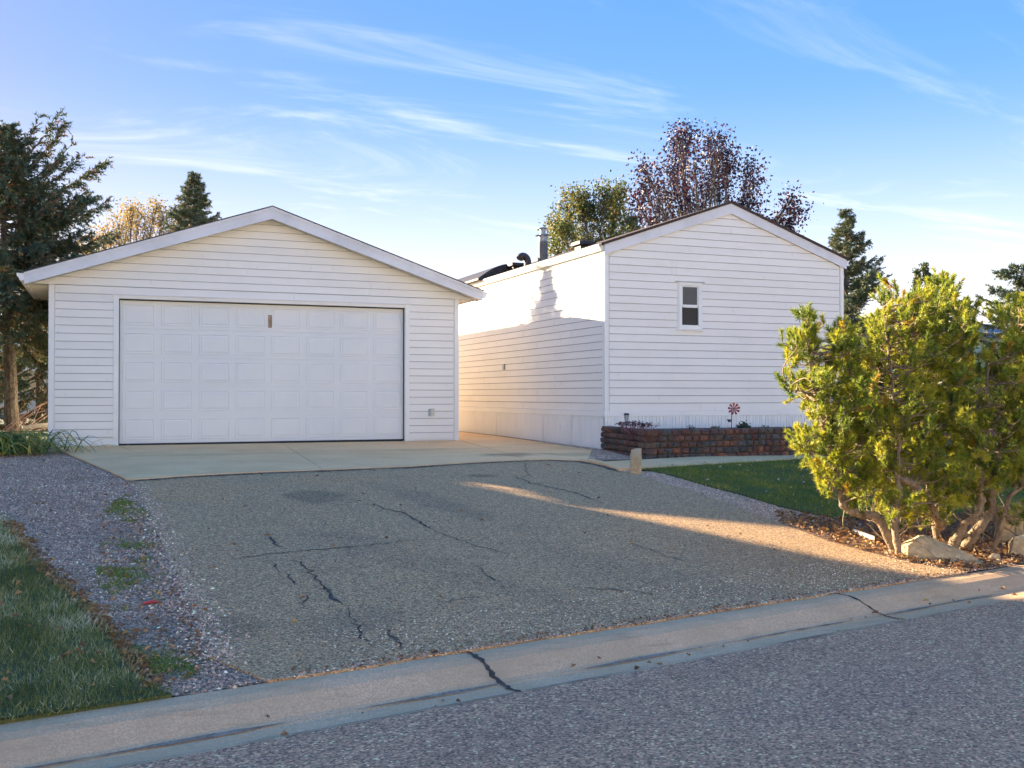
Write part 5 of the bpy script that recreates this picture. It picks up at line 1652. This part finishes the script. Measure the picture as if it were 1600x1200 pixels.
def place_rock(px, py, pts, label, seed, mat='sandstone', amp=0.02, name='boulder', dz=-0.03, cat='rock', sub=3):
    g = G(px, py)
    pts = [rot(p, -YAW) for p in pts]
    return rock(name, pts, (g[0], g[1], float(T(g[0], g[1])) + dz), M[mat], label, seed, amp=amp, cat=cat, sub=sub)


# big boulder: high blunt left end, long tapering tail to the right
place_rock(1466, 876, [(-0.28, -0.02, 0.0), (-0.32, 0.05, 0.13), (-0.27, -0.02, 0.16), (-0.17, 0.0, 0.225), (-0.12, 0.12, 0.235), (-0.30, 0.2, 0.1), (-0.02, 0.10, 0.21), (0.10, 0.06, 0.155), (0.22, 0.0, 0.07), (0.36, -0.08, 0.03), (0.37, -0.09, 0.0), (0.28, 0.12, 0.04), (0.05, 0.25, 0.1),
                      (-0.15, -0.09, 0.015), (0.05, -0.12, 0.0), (0.2, -0.13, 0.0), (0.0, -0.09, 0.10), (-0.2, -0.08, 0.10), (-0.2, 0.25, 0.0)], 'large tan sandstone boulder with a tapering tail, beside the kerb at the driveway corner', 3, amp=0.014, dz=-0.02)
place_rock(1596, 872, [(-0.13, 0.0, 0.0), (-0.10, -0.03, 0.13), (-0.06, 0.0, 0.22), (0.10, 0.02, 0.25), (0.2, 0.05, 0.22), (0.2, 0.1, 0.0), (0.0, -0.1, 0.0), (0.12, -0.09, 0.0), (0.05, -0.06, 0.17), (-0.02, 0.2, 0.15), (0.15, 0.25, 0.1)], 'blocky orange-tan sandstone at the right edge of the picture', 8, amp=0.012)
place_rock(1553, 877, [(-0.08, 0, 0), (-0.06, -0.02, 0.07), (0.0, -0.02, 0.11), (0.05, 0, 0.09), (0.09, 0.02, 0.0), (0.0, -0.07, 0.0), (0.0, 0.1, 0.05)], 'small pale rounded stone between the boulder and the edge rock', 12, amp=0.008)
place_rock(1572, 879, [(-0.05, 0, 0), (-0.03, -0.02, 0.05), (0.03, -0.02, 0.05), (0.06, 0.0, 0.0), (0.0, -0.05, 0.0), (0.0, 0.06, 0.03)], 'fist-sized pinkish stone touching the blocky rock at the edge', 14, amp=0.006)
place_rock(1510, 858, [(-0.10, 0, 0), (-0.08, 0, 0.05), (0.08, -0.02, 0.06), (0.12, 0, 0.0), (0.0, -0.05, 0.0), (0.0, 0.08, 0.05)], 'flat weathered stone behind the tail of the large boulder', 15, amp=0.008)
# upright stones under the pines
place_rock(1574, 848, [(-0.09, 0, 0), (0.09, 0, 0), (-0.08, 0, 0.36), (0.02, 0, 0.42), (0.08, 0, 0.33), (-0.08, 0.12, 0), (0.09, 0.12, 0), (-0.06, 0.1, 0.34), (0.06, 0.1, 0.34)], 'dark upright slab of stone under the right-hand pine', 21, amp=0.012)
place_rock(1590, 842, [(-0.03, -0.03, 0), (0.06, -0.03, 0), (-0.03, -0.02, 0.34), (0.03, -0.02, 0.42), (-0.03, 0.05, 0), (0.06, 0.05, 0), (0.04, 0.04, 0.36), (-0.03, 0.04, 0.36)], 'tall narrow tan stone stood on end at the right edge behind the blocky rock', 22, amp=0.008)
# sandstone marker post at the corner of the path
place_rock(993, 741, [(-0.085, 0, 0), (0.07, -0.02, 0), (-0.075, 0, 0.18), (-0.055, 0.0, 0.35), (0.082, -0.01, 0.375), (0.075, 0.02, 0.2), (-0.07, 0.11, 0), (0.075, 0.1, 0), (-0.05, 0.1, 0.345), (0.08, 0.1, 0.365), (0.04, -0.05, 0.0), (0.03, -0.045, 0.27), (-0.045, -0.03, 0.30), (-0.06, -0.04, 0.02)], 'squat upright sandstone marker where the garden path meets the driveway', 31, amp=0.008, name='marker_stone', cat='stone')

# weathered piece of wood on the mulch
g0, g1 = G(1333, 836), G(1366, 853)
z = float(T(g0[0], g0[1]))
t = obj('wood_offcut', Geo().prism([(g0[0], g0[1], z + 0.02), (g0[0] + 0.05, g0[1] + 0.05, z + 0.02), (g0[0] + 0.05, g0[1] + 0.05, z + 0.055), (g0[0], g0[1], z + 0.05)], (g1[0] - g0[0], g1[1] - g0[1], -0.01)), M['grey_wood'], bevel=0.006)
tag(t, 'grey weathered wood offcut lying on the dead leaves by the driveway', 'wood')
# red scrap on the gravel
g0 = G(236, 945)
z = float(T(*g0)) + 0.012
o = obj('red_scrap', Geo().tube([(g0[0] - 0.05, g0[1] - 0.01, z), (g0[0], g0[1], z + 0.008), (g0[0] + 0.05, g0[1] + 0.01, z)], [0.008, 0.012, 0.006], 6), M['red_metal'])
tag(o, 'small red plastic scrap lying on the gravel left of the driveway', 'litter')
# purplish stone in the leaves
place_rock(146, 967, [(-0.05, 0, 0), (-0.03, -0.02, 0.035), (0.03, -0.02, 0.035), (0.05, 0.0, 0.0), (0.0, -0.04, 0.0), (0.0, 0.05, 0.02)], 'mauve cobble in the dry leaves along the left lawn edge', 51, mat='stones', amp=0.004, dz=0)

# ---------------------------------------------------------------- long-leaved plant and dead canes left of the garage
rng = np.random.default_rng(61)
b = G(8, 712)
t = thing('daylily_clump', (b[0], b[1], float(T(*b))), 'flopped green and yellow strap-leaved clump at the left edge by the garage', 'plant')
lf = Geo(); N_ = 420
for i in range(N_):
    cx, cy = b[0] + rng.normal(-0.15, 0.42), b[1] + rng.normal(0.15, 0.25)
    a = rng.uniform(-0.9, 0.7) if rng.random() < 0.6 else rng.uniform(0, 6.28)
    ln = rng.uniform(0.35, 0.75); h = rng.uniform(0.1, 0.38)
    k = 6; s = np.linspace(0, 1, k)
    d = np.array([math.cos(a), math.sin(a)])
    zc = T(cx, cy) + 0.02 + h * 4 * s * (1 - s) * (1 - 0.3 * s) + 0.015
    P = np.column_stack([cx + d[0] * ln * s, cy + d[1] * ln * s, zc])
    w = 0.010 * (1 - s) ** 0.6 + 0.002
    nn_ = np.array([-d[1], d[0], 0.3])
    v = np.vstack([P - nn_ * w[:, None], P + nn_ * w[:, None]])
    lf.add(v, [(j, j + k, j + k + 1, j + 1) for j in range(k - 1)], float(np.clip(rng.normal(0.5, 0.25), 0, 1)))
obj('strap_leaves', lf, M['lily'], t)
t = thing('dead_canes', (b[0] + 0.1, b[1] + 0.4, float(T(*b))), 'bundle of bare reddish canes leaning up behind the strap-leaved clump', 'plant')
for (p0, p1) in [((2, 668), (77, 628)), ((8, 670), (74, 627)), ((10, 672), (66, 630)), ((22, 672), (72, 646)), ((28, 674), (78, 647)), ((6, 668), (64, 637)), ((35, 676), (79, 668)), ((20, 670), (46, 656)), ((32, 657), (70, 642)), ((18, 674), (52, 655)), ((28, 676), (78, 660)), ((50, 660), (63, 635))]:
    A_, B_ = at(p0[0], p0[1] + 6, 17.0 + rng.normal(0, 0.1)), at(p1[0], p1[1], 18.0 + rng.normal(0, 0.2))
    Mi = (A_ + B_) / 2 + np.array([0, 0, 0.03]) + rng.normal(0, 0.015, 3)
    obj('cane', Geo().tube(catmull([A_ - np.array([0, 0, 0.15]), A_, Mi, B_], 4), np.linspace(0.007, 0.004, 13), 5), M['cane'], t)
A_, B_ = at(35, 669, 18.7), at(79, 664, 19.0)
o = obj('white_pipe', Geo().tube([A_, (A_ + B_) / 2 + np.array([0, 0, .01]), B_], [0.035, 0.045, 0.045], 10), M['plastic_grey'])
tag(o, 'pale grey pipe lying under the canes beside the garage corner', 'pipe')

# ================================================================== loose ground cover
def scatter(poly, n, seed):
    r = np.random.default_rng(seed)
    P = np.array(poly); lo, hi = P.min(0), P.max(0)
    out = []
    tot = 0
    while tot < n:
        q = r.uniform(lo, hi, (n * 2, 2)); q = q[inside(poly, q)]
        # thin out with distance: keep density about even in the picture
        out.append(q); tot += len(q)
    q = np.vstack(out)[:n]
    return q


def noise2(q, sc, seed=0.0):
    return np.array([noise.noise((a * sc, b * sc, seed)) for a, b in q])


def grass_blades(name, poly, n, seed, hmin, hmax, w, mat, tonef, off=0.02, label=None):
    global rng
    rng = np.random.default_rng(seed)
    q = scatter(poly, n, seed) + np.random.default_rng(seed).normal(0, 0.035, (n, 2))
    q[:, 1] = np.maximum(q[:, 1], kerb_y(q[:, 0]) - 0.015)
    base = np.column_stack([q, T(q[:, 0], q[:, 1]) + off - 0.005])
    d = unit(np.column_stack([rng.normal(0, 0.55, (n, 2)), np.ones(n)]))
    g = Geo()
    big = noise2(q, 2.2, seed)
    blades(base, d, rng.uniform(hmin, hmax, n) * (1 + 0.5 * big), np.full(n, w), np.clip(tonef(q, big) + rng.normal(0, 0.22, n), 0, 1), g)
    o = obj(name, g, mat)
    o['kind'] = 'stuff'
    return o


LEa = [tuple(p) for p in LE]
lawn_vis = [(-2.2, 9.6)] + [(-1.6, 9.9)] + LEa[0:] + [kback(LE[-1][0] + 0.08), kback(-1.6)]
lawn_vis = [(-2.6, 11.0)] + LEa + [kback(LE[-1][0] + 0.08), kback(-1.8), (-2.4, 6.5)]
grass_blades('frosted_grass', lawn_vis, 110000, 71, 0.025, 0.06, 0.0055, M['grass_frost'],
             lambda q, b: 0.40 + 0.75 * np.array([noise.noise((x * 1.3, y * 1.3, 9.0)) + 0.5 * noise.noise((x * 4, y * 4, 5.0)) for x, y in q]) + 0.06 * (q[:, 1] - 7.0))
lawnR_vis = [path_n[0]] + path_n[1:] + [path_end, (15.0, 10.0), (12, 8.6), (8.5, 8.4)] + [G(1400, 812)] + RG[::-1]
grass_blades('lawn_grass', lawnR_vis, 130000, 72, 0.02, 0.055, 0.006, M['grass'], lambda q, b: 0.48 + 0.3 * b)
# moss and weeds in the gravel and along its edge
weed = [G(200, 770), G(222, 790), G(262, 870), G(300, 955), G(340, 1040), G(300, 1060), G(235, 1075), G(190, 1000), G(150, 900), G(160, 800)]
q = scatter(weed, 60000, 75)
keep = noise2(q, 3.1, 4.4) + 0.55 * noise2(q, 11, 2.2) + 0.25 * np.random.default_rng(1).normal(size=len(q)) > 0.46
q = q[keep]
rng = np.random.default_rng(76)
n = len(q)
g = Geo()
blades(np.column_stack([q, T(q[:, 0], q[:, 1]) + 0.004]), unit(np.column_stack([rng.normal(0, 0.9, (n, 2)), np.ones(n)])), rng.uniform(0.008, 0.03, n), np.full(n, 0.005), np.clip(rng.normal(0.55, 0.2, n), 0, 1), g)
o = obj('weeds', g, M['grass'], None); o['kind'] = 'stuff'

OCT = np.array([(1, 0, 0), (0, 1, 0), (-1, 0, 0), (0, -1, 0), (0, 0, 1)], float)
OF = np.array([(0, 1, 4), (1, 2, 4), (2, 3, 4), (3, 0, 4)])


def pebbles(name, poly, n, seed, smin, smax, off=0.0, keepf=None, tone=0.45, tvar=0.25):
    r = np.random.default_rng(seed)
    q = scatter(poly, n, seed)
    if keepf is not None:
        q = q[keepf(q)]
    n = len(q)
    s = r.uniform(smin, smax, (n, 1, 1)) * r.uniform(0.6, 1.3, (n, 1, 3)) * np.array([1, 1, 0.75])
    a = r.uniform(0, 6.28, n)
    v = OCT[None] * s + r.normal(0, 0.12, (n, 5, 3)) * s
    c, s_ = np.cos(a)[:, None], np.sin(a)[:, None]
    v = np.stack([v[:, :, 0] * c - v[:, :, 1] * s_, v[:, :, 0] * s_ + v[:, :, 1] * c, v[:, :, 2]], 2)
    v += np.column_stack([q, T(q[:, 0], q[:, 1]) + off])[:, None, :]
    f = (np.arange(n)[:, None, None] * 5 + OF[None]).reshape(-1, 3)
    tn = np.repeat(np.clip(r.normal(tone, tvar, n), 0, 1), 4)
    o = obj(name, Geo().add(v.reshape(-1, 3), f, tn), M['stones'])
    o['kind'] = 'stuff'
    return o


gpoly = [(-2.0, 17.6), (-2.0, 12.0)] + LEa + [kback(LE[-1][0] + 0.12), kback(DL[-1][0] + 0.15)] + DL[::-1] + [G(198, 753), (-0.86, 17.7)]
pebbles('gravel', gpoly, 70000, 81, 0.007, 0.015, tone=0.36, tvar=0.3)
rpoly = [(5.9, 12.0)] + RG + [G(1345, 830)] + DR[::-1][2:] + [(5.75, 11.75)]
pebbles('side_gravel_stones', rpoly, 26000, 82, 0.007, 0.015, tone=0.5)
hp = [(6.35, 13.0), (7.1, 12.9), (7.5, 14.7), (7.5, 17.2), (7.38, 17.2), (7.2, 14.5)]
sheet('edge_gravel', [(6.25, 12.72), (7.2, 12.8), (7.56, 14.78), (7.57, 24), (7.42, 24), (7.37, 17.6), (7.27, 14.6)], 0.012, M['gravel_bed'], 0.4)
pebbles('edge_gravel_stones', hp, 5000, 83, 0.007, 0.014, off=0.012)
q = np.vstack([np.array(a_) + (np.array(b_) - np.array(a_)) * u for a_, b_ in zip(DL[:-1], DL[1:]) for u in np.random.default_rng(4).random((500, 1))])
q = q + np.random.default_rng(6).normal(0, 0.09, q.shape)
_sc = scatter
scatter = lambda p_, n_, s_: q[:n_]
pebbles('edge_stones', gpoly, len(q), 86, 0.006, 0.013, off=0.012, tvar=0.3)
scatter = _sc
# coarse loose chips on the driveway near the kerb
dpoly = [kback(1.2), kback(6.6)] + [(6.3, 7.0), (1.1, 5.9)]
pebbles('driveway_chips', dpoly, 2600, 84, 0.0035, 0.008, off=0.022, tone=0.72, tvar=0.2)


def litter(name, q, seed, size, tone=0.5, tvar=0.22, off=0.01, flat=0.75):
    global rng
    rng = np.random.default_rng(seed)
    n = len(q)
    g = Geo()
    leaves(np.column_stack([q, T(q[:, 0], q[:, 1]) + off + rng.uniform(0.0, 0.015, n)]), rng.uniform(0.5, 1.3, n) * size, np.clip(rng.normal(tone, tvar, n), 0, 1), g, flat=flat, fold=1.2)
    o = obj(name, g, M['dry_leaf'])
    o['kind'] = 'stuff'
    return o


# band of leaves along the left lawn edge
r8 = np.random.default_rng(90)
LEd = np.array(densify(LEa, 0.02))[: -1]
LEd = LEd[: int(len(LEd))]
k_ = []
tot = len(LEa)
seg = []
for a_, b_ in zip(LEa[1:-1], LEa[2:]):
    m_ = int(np.linalg.norm(np.array(b_) - np.array(a_)) / 0.0030)
    u = r8.random(m_)[:, None]
    seg.append(np.array(a_) * (1 - u) + np.array(b_) * u + np.column_stack([np.abs(r8.normal(0.03, 0.05, m_)), r8.normal(0, 0.03, m_)]))
q = np.vstack(seg)
q = q[noise2(q, 2.6, 1.5) > -0.16]
litter('leaf_drift', q, 91, 0.038, 0.55, flat=0.85)
litter('lawn_leaves', scatter(lawn_vis, 260, 92), 93, 0.042, 0.6, off=0.05)
litter('gravel_leaves', scatter(gpoly, 260, 94), 95, 0.034, 0.5)
q = scatter(weed, 230, 96); litter('verge_leaves', q, 97, 0.034, 0.5)
q = scatter(bed[:-2] if False else bed, 9000, 98)
q = q[(q[:, 0] < 10.5)]
litter('mulch_leaves', q, 99, 0.045, 0.5, tvar=0.25, off=0.025)
litter('side_lawn_leaves', scatter(lawnR_vis, 200, 100), 101, 0.05, 0.85, off=0.045)
litter('driveway_leaves', scatter(drive, 70, 102), 103, 0.04, 0.4, off=0.024)
xk = np.random.default_rng(110).uniform(0.9, 7.2, 420)
litter('kerb_litter', np.column_stack([xk, kerb_y(xk) + np.abs(np.random.default_rng(111).normal(0.0, 0.035, 420)) - 0.01]), 112, 0.022, 0.35, off=0.016)
xk = np.random.default_rng(113).uniform(0.6, 7.2, 1500)
_q = np.column_stack([xk, kerb_y(xk) + np.abs(np.random.default_rng(114).normal(0, 0.03, 1500)) - 0.012])
_sc = scatter
scatter = lambda p_, n_, s_: _q[:n_]
pebbles('kerb_grit', gpoly, 1500, 115, 0.005, 0.011, off=0.012, tone=0.45, tvar=0.3)
scatter = _sc
litter('street_leaves', scatter([kpt(0.5, -0.62), kpt(8, -0.62), kpt(8, -0.3), kpt(0.5, -0.3)], 40, 104), 105, 0.04, 0.4, off=-0.03)
bpy.context.view_layer.update()
